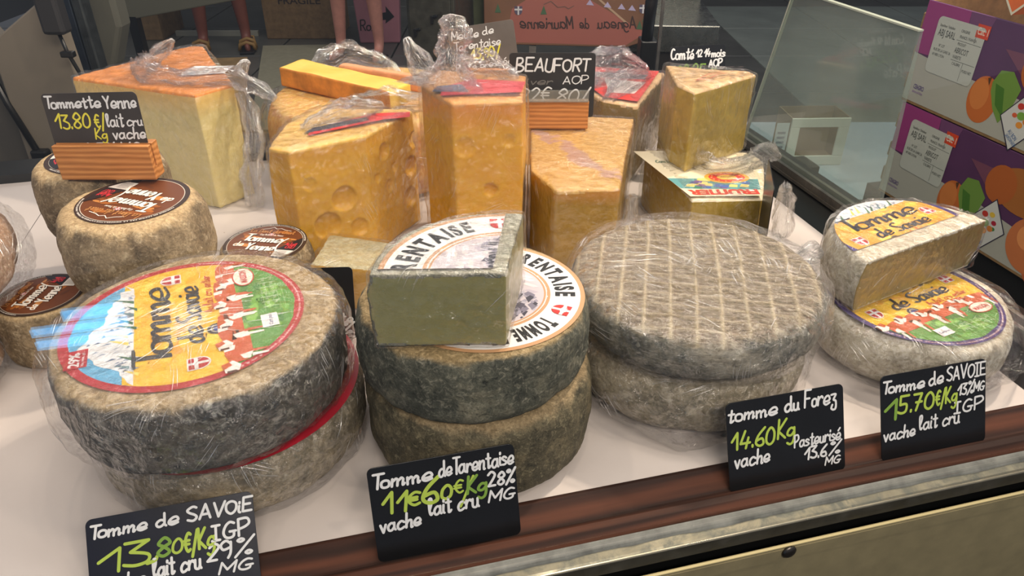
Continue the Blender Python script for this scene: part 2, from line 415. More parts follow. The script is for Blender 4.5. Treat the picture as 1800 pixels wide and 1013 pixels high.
def glass_mat(name, tint, refl=0.5, haze=0.0):
    a = NT(name); gl = a.N('BsdfGlossy'); gl.inputs['Roughness'].default_value = 0.0
    tr = a.N('BsdfTransparent'); tr.inputs['Color'].default_value = L(tint); geo = a.N('NewGeometry'); fr = a.N('Fresnel'); a.set(fr.inputs['IOR'], a.rng(geo.outputs['Backfacing'], 0, 1, 1.45, 1 / 1.45))
    m = a.N('MixShader'); a.set(m.inputs[0], a.math('MULTIPLY', fr, refl)); a.set(m.inputs[1], tr); a.set(m.inputs[2], gl)
    if haze:
        v = a.coord(); n = a.noise(v, 9, 6, 0.6, 0.5); df = a.N('BsdfDiffuse'); df.inputs[0].default_value = (.7, .75, .72, 1)
        m2 = a.N('MixShader'); a.set(m2.inputs[0], a.rng(n, 0.3, 0.8, haze * .4, haze)); a.set(m2.inputs[1], m); a.set(m2.inputs[2], df); m = m2
    a.set(a.out.inputs[0], m); return a.m
def wood_mat(name, dark, lite, scale=18, stretch=(0.08, 1, 1), rough=0.45, ring=6.0, spec=.5):
    a = NT(name); v = a.coord(stretch); n1 = a.noise(v, scale * 2, 6, 0.6, 0.8)
    wv = a.N('TexWave', wave_type='BANDS', bands_direction='Z'); a.set(wv.inputs['Vector'], v)
    for k, x in (('Scale', scale * ring), ('Distortion', 5.0), ('Detail', 3), ('Detail Scale', 1.2)): wv.inputs[k].default_value = x
    n2 = a.noise(v, scale * 12, 5, 0.6)
    f = a.math('ADD', a.math('MULTIPLY', wv.outputs['Fac'], 0.55), a.math('MULTIPLY', n1, 0.45))
    col = a.mixc(0.3, a.ramp(f, [(0.2, dark), (0.8, lite)]), a.ramp(n2, [(0.3, 90), (0.7, 200)]), 'OVERLAY')
    a.bsdf(col, rough, 0, a.bump(f, 0.2, 0.0008), spec); return a.m
def metal_mat(name, c, rough=0.3, scratch=(1, 30, 30), var=0.25, dirt=None):
    a = NT(name); v = a.coord(scratch); n = a.noise(v, 30, 5, 0.6); n2 = a.noise(a.coord(), 40, 7, 0.7, 0.5)
    col = a.ramp(n, [(0.2, tuple(x * (1 - var) for x in c)), (0.8, c)])
    if dirt: col = a.mixc(a.rng(n2, 0.45, 0.6), col, L(dirt))
    a.bsdf(col, a.rng(n2, 0.3, 0.7, rough * .7, rough * 1.5), 0.9, a.bump(n, 0.08, 0.0005)); return a.m

FILM = film_mat('cling_film', 0.012, 0.9, 24, .09)
FILM_TIGHT = film_mat('cling_film_tight', 0.01, 0.75, 20, 0.09)
FILM_LOOSE = film_mat('cling_film_crumpled', 0.035, 1.0, 48, 0.08)
def crease_mat():
    a = NT('film_crease'); gl = a.N('BsdfGlossy'); gl.inputs['Roughness'].default_value = .22; df = a.N('BsdfDiffuse'); df.inputs[0].default_value = (.95, .93, .92, 1); tr = a.N('BsdfTransparent')
    m1 = a.N('MixShader'); m1.inputs[0].default_value = .30; a.set(m1.inputs[1], tr); a.set(m1.inputs[2], df)
    m2 = a.N('MixShader'); m2.inputs[0].default_value = .30; a.set(m2.inputs[1], m1); a.set(m2.inputs[2], gl); a.set(a.out.inputs[0], m2); return a.m
M_CREASE = crease_mat()
from mathutils.bvhtree import BVHTree
def creases(root, film, count, seed=0, steps=(3, 9), r=.00024, bias=None, step=.0032):
    me = film.data; bv = BVHTree.FromPolygons([v.co[:] for v in me.vertices], [p.vertices[:] for p in me.polygons]); rnd = random.Random(seed * 13 + 5)
    vs = []; fs = []; nv = len(me.vertices); made = 0
    while made < count:
        v = me.vertices[rnd.randrange(nv)]; made += .3
        if v.normal.z < -.25 or v.co.z < .004: continue
        n = v.normal.copy(); d = noise.noise_vector(v.co * 9 + Vector((seed, 0, 0))) * 2 + Vector((rnd.uniform(-1, 1), rnd.uniform(-1, 1), rnd.uniform(-1, 1))) * .25
        if bias: d = d * .45 + Vector(bias)
        d = (d - n * d.dot(n))
        if d.length < .1: continue
        d.normalize(); sd = n.cross(d); turn = rnd.uniform(-.05, .05)
        for q_ in range(rnd.choice((1, 2, 3, 5, 7))):
            made += 1; p = v.co + sd * (q_ * rnd.uniform(.0016, .0034)) + d * rnd.uniform(-.006, .006); dd = (d + sd * rnd.uniform(-.06, .06)).normalized()
            K = rnd.randint(*steps); base = len(vs); rr = r * rnd.uniform(.4, 1.5)
            for i in range(K + 1):
                q, n2, _, _ = bv.find_nearest(p)
                if q is None: break
                side = n2.cross(dd).normalized(); k = rr * (math.sin(PI * (i + .3) / (K + .6)) + .1); c = q + n2 * .0003
                vs += [c + side * k, c + n2 * k * 1.2, c - side * k]
                dd = (dd - n2 * dd.dot(n2)).normalized(); dd = (dd + side * turn).normalized(); p = q + dd * step
            m = (len(vs) - base) // 3
            for i in range(m - 1):
                b = base + i * 3; fs += [(b, b + 1, b + 4, b + 3), (b + 1, b + 2, b + 5, b + 4)]
    o = mesh('film_creases', vs, fs, M_CREASE, root, smooth=True); o['kind'] = 'stuff'; return o
M_WHITE = flatm((222, 222, 224)); M_CHALK = plain('chalk_marker_white', (222, 224, 226), 0.7); M_LIME = plain('chalk_marker_lime', (172, 196, 78), 0.7)
M_LIME_DK = plain('chalk_marker_green', (120, 158, 62), 0.7)

# ------------------------------------------------------------------ wheels
def wheel_profile(R, t, flat=0.84, n=14, p=0.75, q=0.7):
    pr = [(R * flat * k, t) for k in (0.0, 0.25, 0.5, 0.72, 0.88)] + []
    for i in range(n + 1):
        ph = PI / 2 - PI * i / n; s = math.sin(ph)
        pr.append((R * flat + R * (1 - flat) * max(math.cos(ph), 0) ** p, t / 2 + t / 2 * math.copysign(abs(s) ** q, s)))
    pr += [(R * flat * k, 0.0) for k in (0.6, 0.0)]
    return pr
def lathe(pr, seg, disp=None):
    vs = []; fs = []; rows = []
    for (r, z) in pr:
        if r < 1e-6: rows.append([len(vs)]); vs.append(Vector((0, 0, z)))
        else:
            rows.append(list(range(len(vs), len(vs) + seg)))
            for k in range(seg): a = 2 * PI * k / seg; vs.append(Vector((r * math.cos(a), r * math.sin(a), z)))
    for A, B in zip(rows, rows[1:]):
        for k in range(seg):
            k2 = (k + 1) % seg
            if len(A) == 1: fs.append((A[0], B[k], B[k2]))
            elif len(B) == 1: fs.append((A[k2], A[k], B[0]))
            else: fs.append((A[k], B[k], B[k2], A[k2]))
    if disp: vs = [disp(v) for v in vs]
    return vs, fs
def densify(pr, d):
    out = [pr[0]]
    for a, b in zip(pr, pr[1:]):
        l = math.hypot(b[0] - a[0], b[1] - a[1]); k = max(1, int(l / d))
        for i in range(1, k + 1): out.append((a[0] + (b[0] - a[0]) * i / k, a[1] + (b[1] - a[1]) * i / k))
    return out
def rind_wheel(root, R, t, mat, seed=0, amp=0.0016, lump=0.003, flat=0.84, p=0.75, q=0.7, calm=0.0, extra=None, seg=200, step=0.0025, oval=(1, 1)):
    s = Vector((seed * 7.3, seed * 3.1, 0))
    def disp(v):
        r = math.hypot(v.x, v.y); n = Vector((v.x, v.y, 0)).normalized() if r > 1e-6 else Vector((0, 0, 1))
        side = min(1, max(0, (r / R - flat * .93) / (1 - flat)))
        f = noise.fractal((v + s) * 45, 0.8, 2.1, 5) * amp; g = noise.noise((v + s) * 14) * lump
        top = 1.0 if v.z > t * .5 else -1.0
        k = 1.0 if r > calm else 0.25
        o = v + n * (f + g) * side + Vector((0, 0, top)) * (f * 0.6 * (1 - side) * k)
        if extra: o = extra(o, v, r)
        return Vector((o.x * oval[0], o.y * oval[1], o.z))
    vs, fs = lathe(densify(wheel_profile(R, t, flat, 14, p, q), step), seg, disp)
    return mesh('rind', vs, fs, mat, root, smooth=True)
def wheel_film(root, R, t, seed, mat=None, puff=0.0022, amp=0.0022, flat=0.85, tail=None, oval=(1, 1), seg=150):
    s = Vector((seed * 5.7, seed * 1.3, seed))
    def disp(v):
        r = math.hypot(v.x, v.y); n = Vector((v.x, v.y, 0)).normalized() if r > 1e-6 else Vector((0, 0, 1))
        side = min(1, max(0, (r / R - flat * .93) / (1 - flat)))
        rid = 1 - abs(noise.noise((v + s) * 30) * 2); rid += 0.6 * (1 - abs(noise.noise((v + s) * 75) * 2))
        o = v + n * (rid * amp + puff * .4) * side + Vector((0, 0, (1 if v.z > t / 2 else -0.2))) * (0.0003 + max(0, rid) * amp * .22 * (1 - side))
        if tail and v.z < t * .5:
            a = math.atan2(v.y, v.x); d = abs((a - tail[0] + PI) % (2 * PI) - PI)
            if d < tail[1]: o += n * (tail[2] * (1 - d / tail[1]) * (1 - v.z / (t * .5)) * side)
        o.z = max(o.z, 0.0006)
        return Vector((o.x * oval[0], o.y * oval[1], o.z))
    pr = wheel_profile(R + puff, t + 0.001, flat, 12); pr = pr[:-2] 
    vs, fs = lathe(densify(pr, 0.004), seg, disp)
    fo = mesh('cling_film', vs, fs, mat or FILM, root, smooth=True); creases(root, fo, int(R * 1900), seed); return fo

# ------------------------------------------------------------------ cut pieces (voxel solids)
def voxel_solid(poly, h, vox=0.0022, smooth_it=2):
    bm = bmesh.new(); b = [bm.verts.new((p[0], p[1], 0)) for p in poly]; t = [bm.verts.new((p[0], p[1], h if len(p) < 3 else p[2])) for p in poly]
    bm.faces.new(b[::-1]); bm.faces.new(t); k = len(poly)
    for i in range(k): bm.faces.new((b[i], b[(i + 1) % k], t[(i + 1) % k], t[i]))
    bmesh.ops.recalc_face_normals(bm, faces=bm.faces)
    me = bpy.data.meshes.new('v'); bm.to_mesh(me); bm.free(); o = bpy.data.objects.new('v', me); COL.objects.link(o)
    m = o.modifiers.new('r', 'REMESH'); m.mode = 'VOXEL'; m.voxel_size = vox
    dg = bpy.context.evaluated_depsgraph_get(); dg.update(); e = o.evaluated_get(dg).to_mesh()
    bm = bmesh.new(); bm.from_mesh(e); bpy.data.objects.remove(o); bpy.data.meshes.remove(me)
    for _ in range(smooth_it): bmesh.ops.smooth_vert(bm, verts=bm.verts, factor=0.5, use_axis_x=True, use_axis_y=True, use_axis_z=True)
    bm.normal_update(); return bm
def split_build(root, bm, classify, parts, disp=None, film=None, film_amp=0.0022, film_puff=0.0018, film_seed=0, film_disp=None):
    """classify(co, normal)->part index; parts = [(name, material)]"""
    bm.verts.ensure_lookup_table(); fv = []
    if film:
        s = Vector((film_seed * 3.3, 1.7 * film_seed, 0))
        for v in bm.verts:
            rid = 1 - abs(noise.noise((v.co + s) * 28) * 2) + 0.6 * (1 - abs(noise.noise((v.co + s) * 80) * 2))
            o = v.co + v.normal * (film_puff + max(0, rid) * film_amp)
            if film_disp: o = film_disp(o, v)
            o.z = max(o.z, 0.0004); fv.append(o)
        ff = [[v.index for v in f.verts] for f in bm.faces if f.normal.z > -0.7]
    if disp:
        new = [disp(v.co.copy(), v.normal.copy()) for v in bm.verts]
        cls = [classify(f.calc_center_median(), f.normal) for f in bm.faces]
        for v, c in zip(bm.verts, new): v.co = c
    else: cls = [classify(f.calc_center_median(), f.normal) for f in bm.faces]
    out = []
    for k, (nm, m) in enumerate(parts):
        idx = {}; vs = []; fs = []
        for f, c in zip(bm.faces, cls):
            if c != k: continue
            q = []
            for v in f.verts:
                if v.index not in idx: idx[v.index] = len(vs); vs.append(v.co.copy())
                q.append(idx[v.index])
            fs.append(q)
        if fs: out.append(mesh(nm, vs, fs, m, root, smooth=True))
    if film:
        fo = mesh('cling_film', fv, ff, film, root, smooth=True); out.append(fo); creases(root, fo, 90, film_seed, r=.00017, bias=(.5, -.1, .8) if film_seed % 2 == 0 else (.3, 0, -.9))
    bm.free(); return out
def tuft(name, root, path, radii, mat, seed=0, seg=90, flute=0.5, label=None, sub=6):
    """crumpled film rope / knot following a path"""
    P = catmull([tuple(p) + (r,) for p, r in zip(path, radii)], sub); vs = []; fs = []; up = None
    for i, p in enumerate(P):
        c = Vector(p[:3]); d = (Vector(P[min(i + 1, len(P) - 1)][:3]) - Vector(P[max(i - 1, 0)][:3])).normalized()
        if up is None: up = d.orthogonal().normalized()
        up = (up - d * up.dot(d)).normalized(); w2 = d.cross(up)
        for k in range(seg):
            a = 2 * PI * k / seg; e = Vector((math.cos(a) * 2.2, math.sin(a) * 2.2, seed * 3.1 + i * 0.05))
            pl = 1 - 2 * abs(noise.noise(e * 2.6 + Vector((0, 0, i * .04)))) * 1.6; p2 = 1 - 2 * abs(noise.noise(e * 6.5 + c * 30)) * 1.6
            rr = p[3] * (0.82 + flute * .55 * pl + flute * .38 * p2 + flute * 1.2 * noise.noise(c * 60 + e * .3)) + 0.0012 * noise.noise(c * 260 + e)
            vs.append(c + (up * math.cos(a) + w2 * math.sin(a)) * rr)
    for i in range(len(P) - 1):
        for k in range(seg): a = i * seg + k; b = i * seg + (k + 1) % seg; fs.append((a, b, b + seg, a + seg))
    fs.append(list(range(seg))[::-1]); e = (len(P) - 1) * seg; fs.append([e + k for k in range(seg)])
    fo = mesh(name, vs, fs, mat, root, smooth=True, label=label); dv = Vector(P[-1][:3]) - Vector(P[0][:3]); creases(root, fo, 60, seed, (3, 7), .00034, tuple(dv.normalized() * 1.2)); return fo

# ------------------------------------------------------------------ label artwork (unit radius)
def shield(F, cx, cy, s, rot=0.0, red=(178, 40, 42), z=6, edge=True):
    c, sn = math.cos(rot), math.sin(rot); T = lambda p: (cx + (p[0] * c - p[1] * sn) * s, cy + (p[0] * sn + p[1] * c) * s)
    sh = [(-1, 1), (1, 1), (1, -.1)] + [(math.cos(a), -.1 - 1.05 * math.sin(a)) for a in (0.4, 0.8, 1.2, PI / 2, PI - 1.2, PI - .8, PI - .4)] + [(-1, -.1)]
    if edge: F.poly([T((p[0] * 1.14, p[1] * 1.14)) for p in sh[::-1]], M_WHITE, z)
    F.poly([T(p) for p in sh[::-1]], flatm(red), z + 1)
    F.poly([T(p) for p in ((-.2, -1.1), (.2, -1.1), (.2, 1), (-.2, 1))], M_WHITE, z + 2)
    F.poly([T(p) for p in ((-1, .0), (1, .0), (1, .4), (-1, .4))], M_WHITE, z + 2)
def savoie_art(border=(186, 40, 48), warm=(232, 186, 40), F=None, full=True):
    F = F or Flat(); rnd = random.Random(5)
    R1 = 0.925; disc = circle(0, 0, R1, n=64)
    F.ring(0, 0, 0.0, 1.0, flatm(border), 1)
    def band(y0, y1, c, z): 
        x0 = math.sqrt(max(0, R1 ** 2 - max(min(y0, R1), -R1) ** 2)); N = 12; pts = []
        ys = [y0 + (y1 - y0) * i / N for i in range(N + 1)]
        xs = [math.sqrt(max(0, R1 ** 2 - y * y)) for y in ys]
        pts = [(x, y) for x, y in zip(xs, ys)] + [(-x, y) for x, y in zip(xs[::-1], ys[::-1])]
        F.poly(pts, flatm(c), z)
    band(-R1 + .001, -0.2, (88, 146, 58), 2); band(-0.35, 0.5, warm, 3); band(0.42, R1 - .001, (98, 170, 212), 2)
    # green patches
    def blob(cx, cy, rx, ry, c, z, n=11, j=.35, rot=0.0):
        pts = []
        for i in range(n):
            a = 2 * PI * i / n; r = 1 + rnd.uniform(-j, j); x, y = rx * r * math.cos(a), ry * r * math.sin(a)
            pts.append((cx + x * math.cos(rot) - y * math.sin(rot), cy + x * math.sin(rot) + y * math.cos(rot)))
        F.poly(pts, flatm(c), z)
    for _ in range(46):
        a = rnd.uniform(PI * 1.12, PI * 1.88); r = rnd.uniform(.4, .84); x, y = r * math.cos(a), r * math.sin(a)
        if y < -.32: blob(x, y, .07, .035, rnd.choice([(108, 168, 62), (70, 128, 52), (130, 184, 80)]), 4)
    # warm band variation
    for _ in range(26):
        x = rnd.uniform(-.72, .72); y = rnd.uniform(-.22, .42)
        blob(x, y, .11, .05, rnd.choice([(240, 202, 66), (222, 160, 40), (238, 180, 50)]), 4)
    # mountain range
    def clipy(x): return math.sqrt(max(0, R1 ** 2 - x * x)) - .01
    base = []; N = 26
    for i in range(N + 1):
        x = -.82 + 1.5 * i / N; k = math.exp(-((x + .18) / .33) ** 2) * .36 + math.exp(-((x - .35) / .3) ** 2) * .14
        y = .47 + k + rnd.uniform(-.03, .03); base.append((x, min(y, clipy(x))))
    F.poly([(-.82, min(.42, clipy(-.82)))] + base[::1] + [(.68, .42)], flatm((226, 228, 232)), 5)
    for _ in range(70):
        x = rnd.uniform(-.62, .55); k = math.exp(-((x + .18) / .33) ** 2) * .34 + math.exp(-((x - .35) / .3) ** 2) * .12
        y = .45 + rnd.random() * k; l = rnd.uniform(.03, .09)
        F.poly([(x, y), (x + .012, y - l), (x + rnd.uniform(.02, .05), y - l * .6)], flatm(rnd.choice([(120, 138, 168), (158, 170, 190), (92, 110, 140), (200, 206, 216)])), 6)
    for i in range(13):
        x = -.7 + 1.45 * i / 13 + rnd.uniform(-.02, .02); y = .40 + rnd.uniform(-.02, .07)
        F.poly([(x, y), (x + .05, y), (x + .1 + rnd.uniform(0, .05), min(y + rnd.uniform(.08, .2), clipy(x + .12)))], flatm(rnd.choice([(60, 104, 70), (110, 140, 150), (214, 218, 226), (240, 214, 110)])), 7)
    # titles
    blk = flatm((26, 30, 40)); 
    F.script('Tomme', -.64, .60, .13, .29, blk, .15, 9, nib=(0.95, .2), jit=0.008, gap=.10)
    F.script('de Savoie', -.42, .52, -.12, .20, blk, .16, 9, nib=(0.95, .2), jit=0.008, gap=.12)
    F.script('Au lait cru entier', .02, .68, -.235, .085, flatm((190, 60, 40)), .12, 9, jit=.01)
    shield(F, .72, .10, .075, PI, (178, 32, 44), 9); shield(F, -.72, -.06, .075, 0, (178, 32, 44), 9)
    F.ring(-.27, -.24, .045, .085, flatm((60, 62, 70)), 9, 24); F.ring(-.27, -.24, .0, .04, flatm((48, 76, 150)), 9, 20); F.ring(-.27, -.24, .05, .056, M_WHITE, 10, 24)
    # cows
    def cow(cx, cy, s, flip=1):
        X = lambda p: (cx + p[0] * s * flip, cy + p[1] * s)
        brn = flatm((196, 88, 44)); wht = flatm((236, 228, 222)); drk = flatm((80, 44, 34))
        body = [(-1, .35), (-.4, .5), (.3, .48), (.9, .42), (1.05, .1), (.95, -.35), (.5, -.45), (-.4, -.45), (-.95, -.2)]
        F.poly([X(p) for p in body[::-flip]], brn, 10)
        for q in ([(-.25, .5), (.0, .5), (.08, .1), (-.2, .15)], [(.45, -.1), (.7, .05), (.8, -.4), (.5, -.45)], [(-.85, -.1), (-.6, .0), (-.5, -.45), (-.9, -.3)]): F.poly([X(p) for p in q], wht, 11)
        for lx in (-.8, -.55, .55, .82): F.poly([X((lx, -.4)), X((lx + .17, -.4)), X((lx + .12, -.95)), X((lx + .02, -.95))], wht if lx in (-.8, .55) else brn, 10)
        F.poly([X(p) for p in ((-1.5, .55), (-1.0, .62), (-.85, .25), (-1.15, .02), (-1.45, .1))], wht, 12)
        F.poly([X(p) for p in ((-1.3, .6), (-1.0, .66), (-.9, .4), (-1.1, .3))], brn, 13)
        F.poly([X(p) for p in ((-1.52, .5), (-1.4, .5), (-1.4, .2), (-1.5, .15))], drk, 13)
    for i in range(5): cow(-.60 + .31 * i, -.38 + .03 * (i % 2), .235 - .012 * i)
    # oval logo, table, small sign
    F.poly(circle(.52, -.53, .17, .10, 32), flatm((196, 60, 40)), 14); F.poly(circle(.52, -.53, .155, .088, 32), flatm((236, 230, 214)), 15)
    F.text('MASSON', .40, .64, -.56, .06, flatm((184, 40, 40)), 16, 0, .04)
    for k in range(7): F.rect(-.10 + k * .085, -.84 + abs(k - 3) * .02, -.094 + k * .085, -.64, flatm((200, 222, 180)), 14)
    for k in range(9): F.rect(-.16, -.66 - k * .022, .42 - k * .015, -.658 - k * .022, flatm((190, 216, 170)), 14) if k % 2 == 0 else None
    for k in range(12):
        x = -.06 + (k % 6) * .085; y = -.70 - (k // 6) * .07; F.text('25 g', x, x + .05, y, .018, flatm((225, 236, 214)), 15)
    F.rect(-.42, -.74, -.22, -.60, flatm((236, 236, 240)), 14); F.text('Certipaq', -.40, -.24, -.69, .035, flatm((60, 60, 120)), 15)
    F.arc_text("Tomme de Savoie - A consommer de preference apres ouverture - conserver entre 4 et 8 C", 0, 0, .955, PI * 1.95, PI * 1.12, .022, flatm((226, 190, 190)), 3)
    F.rect(-.42, .76, -.16, .93, flatm(border), 8); F.text('29%', -.40, -.20, .82, .08, M_WHITE, 9, 0, .03); F.text('de mat. gr.', -.40, -.20, .785, .022, M_WHITE, 9) 
    return F
def yenne_art(F=None):
    F = F or Flat(); rnd = random.Random(11)
    F.ring(0, 0, 0, 1.0, flatm((54, 36, 28)), 1); F.ring(0, 0, 0, .9, flatm((104, 56, 28)), 2)
    F.ring(0, 0, .895, .91, flatm((200, 190, 175)), 3)
    for _ in range(26):
        r = math.sqrt(rnd.random()) * .72; a = rnd.uniform(0, 2 * PI); s = rnd.uniform(.08, .2); cx, cy = r * math.cos(a), r * math.sin(a); ro = rnd.uniform(-.6, .4)
        pts = [(cx + s * math.cos(q) * math.cos(ro) * 1.4 - s * .4 * math.sin(q) * math.sin(ro), cy + s * math.cos(q) * math.sin(ro) + s * .4 * math.sin(q)) for q in [2 * PI * i / 10 for i in range(10)]]
        c = rnd.choice([(140, 78, 36), (170, 100, 44), (92, 50, 28), (78, 42, 26), (190, 126, 66), (116, 62, 32)])
        if max(math.hypot(*p) for p in pts) < .9: F.poly(pts, flatm(c), 3 + int(rnd.random() * 3))
    wt = flatm((238, 232, 222)); dk = flatm((40, 24, 18)); orr = flatm((190, 132, 78))
    F.script('Tomme', -.60, .38, .02, .36, dk, .17, 7, nib=(0.9, .5), jit=.02); F.script('Tomme', -.62, .36, .03, .36, wt, .12, 8, nib=(0.9, .5), jit=.02)
    F.script('de', -.72, -.50, -.24, .22, wt, .14, 8, jit=.01); F.script('Yenne', -.36, .34, -.38, .34, dk, .17, 7, nib=(0.9, .5)); F.script('Yenne', -.38, .32, -.37, .34, wt, .12, 8, nib=(0.9, .5))
    shield(F, -.02, .42, .05, 0, (186, 40, 40), 8)
    F.script('La Dent du Chat', -.60, .52, .50, .17, orr, .13, 8, jit=.01)
    F.stroke([(-.35, .66), (-.2, .72), (-.1, .80), (0, .72), (.1, .76), (.22, .70), (.4, .66)], .018, wt, 8)
    F.script('Coop laitiere de Yenne', -.3, .3, .36, .07, wt, .12, 8)
    # dark sector with red words and white sticker
    sec = [(.9 * math.cos(a), .9 * math.sin(a)) for a in [(-60 + 6 * i) * PI / 180 for i in range(15)]]
    F.poly([(.42, -.25)] + sec, flatm((30, 26, 30)), 9); F.ring(.98, -.12, .60, .64, wt, 10, 24, PI * .78, PI * 1.3)
    F.clip = circle(0, 0, .9, n=48)
    F.rect(.40, -.62, .92, -.30, flatm((218, 212, 204)), 10)
    F.clip = None
    for k in range(6): F.rect(.46, -.57 + k * .042, .70, -.553 + k * .042, flatm((140, 134, 130)), 11)
    F.script('Au Lait', .54, .80, -.06, .13, flatm((200, 50, 60)), .16, 11); F.script('CRU', .58, .78, -.21, .12, flatm((200, 50, 60)), .16, 11)
    F.arc_text('FABRIQUE EN SAVOIE PAR LA COOPERATIVE LAITIERE DE YENNE - PORTE DE SAVOIE', 0, 0, .935, PI * .98, PI * .08, .03, wt, 4)
    return F
def tarentaise_art(F=None, clip=None):
    F = F or Flat(); F.clip = clip; rnd = random.Random(3)
    tan = flatm((190, 146, 106)); wh = flatm((226, 224, 224)); ink = flatm((24, 24, 26))
    F.ring(0, 0, 0, 1.0, tan, 1); F.ring(0, 0, 0, .955, wh, 2); F.ring(0, 0, 0, .655, tan, 3); F.ring(0, 0, .61, .62, wh, 4); F.ring(0, 0, 0, .59, flatm((196, 188, 196)), 4)
    def cl(pts, c, z):
        if max(math.hypot(*p) for p in pts) < .585: F.poly(pts, flatm(c), z)
    # rocky mountain picture
    for _ in range(420):
        x = rnd.uniform(-.58, .55); y = rnd.uniform(-.56, .14); s = rnd.uniform(.03, .085)
        cl([(x, y), (x + s * rnd.uniform(.5, 1), y - s * rnd.uniform(.2, 1)), (x + s, y + s * rnd.uniform(.2, .9)), (x + s * .3, y + s * .8)], rnd.choice([(86, 82, 98), (120, 116, 134), (152, 148, 164), (60, 58, 72), (176, 172, 186)]), 5 + rnd.randrange(3))
    for _ in range(30):
        x = rnd.uniform(-.5, .4); y = rnd.uniform(.12, .5); cl([(x, y), (x + .12, y - .01), (x + .16, y + .03), (x + .05, y + .04)], rnd.choice([(214, 206, 214), (180, 172, 186), (222, 214, 214)]), 5)
    F.text('AU LAIT CRU', -.36, .36, -.02, .15, flatm((48, 48, 60)), 9, 0, .03)
    F.text('28% de MG', -.2, .12, -.24, .05, flatm((225, 225, 230)), 9); F.text('du poids total', -.2, .16, -.32, .05, flatm((225, 225, 230)), 9)
    for o in (0, PI):
        F.arc_text('TOMME DE', 0, 0, .715, o + PI * .965 - .12, o + PI * .66, .185, ink, 6)
        F.arc_text('TARENTAISE', 0, 0, .715, o + PI * .60, o + PI * .10, .185, ink, 6)
    for o in (0.02, PI + .02):
        cx, cy = .81 * math.cos(o), .81 * math.sin(o); ro = o - PI / 2
        shield(F, cx, cy, .085, ro, (186, 44, 40), 6, False)
        c, sn = math.cos(ro), math.sin(ro)
        for k in range(-3, 4):      # pale spread-winged bird over the shield
            a = k * .42; P = [(0, -.1), (math.sin(a) * .75, math.cos(a) * .55 + .05)]
            F.stroke([(cx + (p[0] * c - p[1] * sn) * .085, cy + (p[0] * sn + p[1] * c) * .085) for p in P], .016, wh, 10)
        F.stroke([(cx + (p[0] * c - p[1] * sn) * .085, cy + (p[0] * sn + p[1] * c) * .085) for p in ((0, .7), (0, -.7))], .024, wh, 10)
        F.rect(0, 0, 0.001, 0.001, wh, 9)
    F.arc_text('fromage au lait cru de vache - fabrique en Tarentaise - Savoie', 0, 0, .61, PI, 0, .02, wh, 5)
    return F

# ================================================================== SETTING
M_paper = NT('shelf_paper'); _v = M_paper.coord(); _n = M_paper.noise(_v, 6, 5, .5); _n2 = M_paper.noise(_v, 120, 2, .5)
_c = M_paper.ramp(_n, [(0.3, (200, 191, 187)), (0.7, (208, 200, 196))]); _c = M_paper.mixc(M_paper.rng(_n2, .24, .2), _c, L((120, 100, 84)))
M_paper.bsdf(_c, .35, 0, M_paper.bump(_n, .3, .004), .5); M_paper = M_paper.m
M_woodrail = wood_mat('dark_brown_wood', (38, 20, 14), (88, 50, 34), 14, (.06, 1, 1), .6, 3, .2)
M_chrome = metal_mat('counter_metal', (104, 102, 94), .45, (2, 1, 1), .15)
M_chrome_top = metal_mat('worn_metal_top', (128, 124, 108), .45, (2, 1, 1), .2, (92, 94, 88))
M_putty = plain('grey_silicone', (104, 106, 102), .5, var=.25, scale=60)
M_black = plain('black_plastic', (14, 15, 16), .35)
M_steel = metal_mat('steel_channel', (150, 146, 140), .4, (1, 20, 1), .2)
M_cream = plain('olive_cream_panel', (118, 110, 84), .55, var=.08, scale=40)
M_cream_edge = plain('panel_edge', (196, 182, 136), .4)

Muv = Matrix((U, V, Vector((0, 0, 1)))).transposed().to_4x4()     # counter axes
def ubox(a, b, name, mat, parent=None, **k): return MB().box(a, b).build(name, mat, parent, **k)

counter = tag(empty('counter_front', mat=Muv), kind='structure')
# shelf base and paper
ubox((-1.3, .3796, -.03), (.70, 1.22, -.0032), 'shelf_base', M_black, counter)
sheets = [(-1.25, -.395), (-.395, .13), (.13, .585)]
for i, (a, b) in enumerate(sheets):
    N = 20; vs = []; fs = []
    for j in range(N + 1):
        for k in range(N + 1):
            x = a + (b - a) * j / N + (.0008 if i else 0); y = .3797 + (1.14 - .3797) * k / N
            vs.append((x, y, -.0006 + .0004 * noise.noise(Vector((x * 9, y * 9, i)))))
    for j in range(N):
        for k in range(N):
            p = j * (N + 1) + k; fs.append((p, p + N + 1, p + N + 2, p + 1)); 
    tag(mesh('paper_sheet', vs, fs, M_paper, None, smooth=True), kind='structure').matrix_world = Muv
# rail with groove
Mx = Matrix(((0, 0, 1, 0), (1, 0, 0, 0), (0, 1, 0, 0), (0, 0, 0, 1)))
MB().prism([(.352, -.02), (.3795, -.02), (.3795, .0012), (.3765, .0014), (.3585, -.0075), (.352, -.0075)], -1.3, .70, Mx).build('rail_back', M_woodrail, counter, bevel=.0004)
poly = [(.335, -.02), (.352, -.02), (.352, -.002), (.3505, .0), (.347, .0012), (.342, .0005), (.338, -.003), (.335, -.008)]
Mx = Matrix(((0, 0, 1, 0), (1, 0, 0, 0), (0, 1, 0, 0), (0, 0, 0, 1)))
MB().prism(poly, -1.3, .70, Mx).build('rail_front', M_woodrail, counter, smooth=False, bevel=.0004)
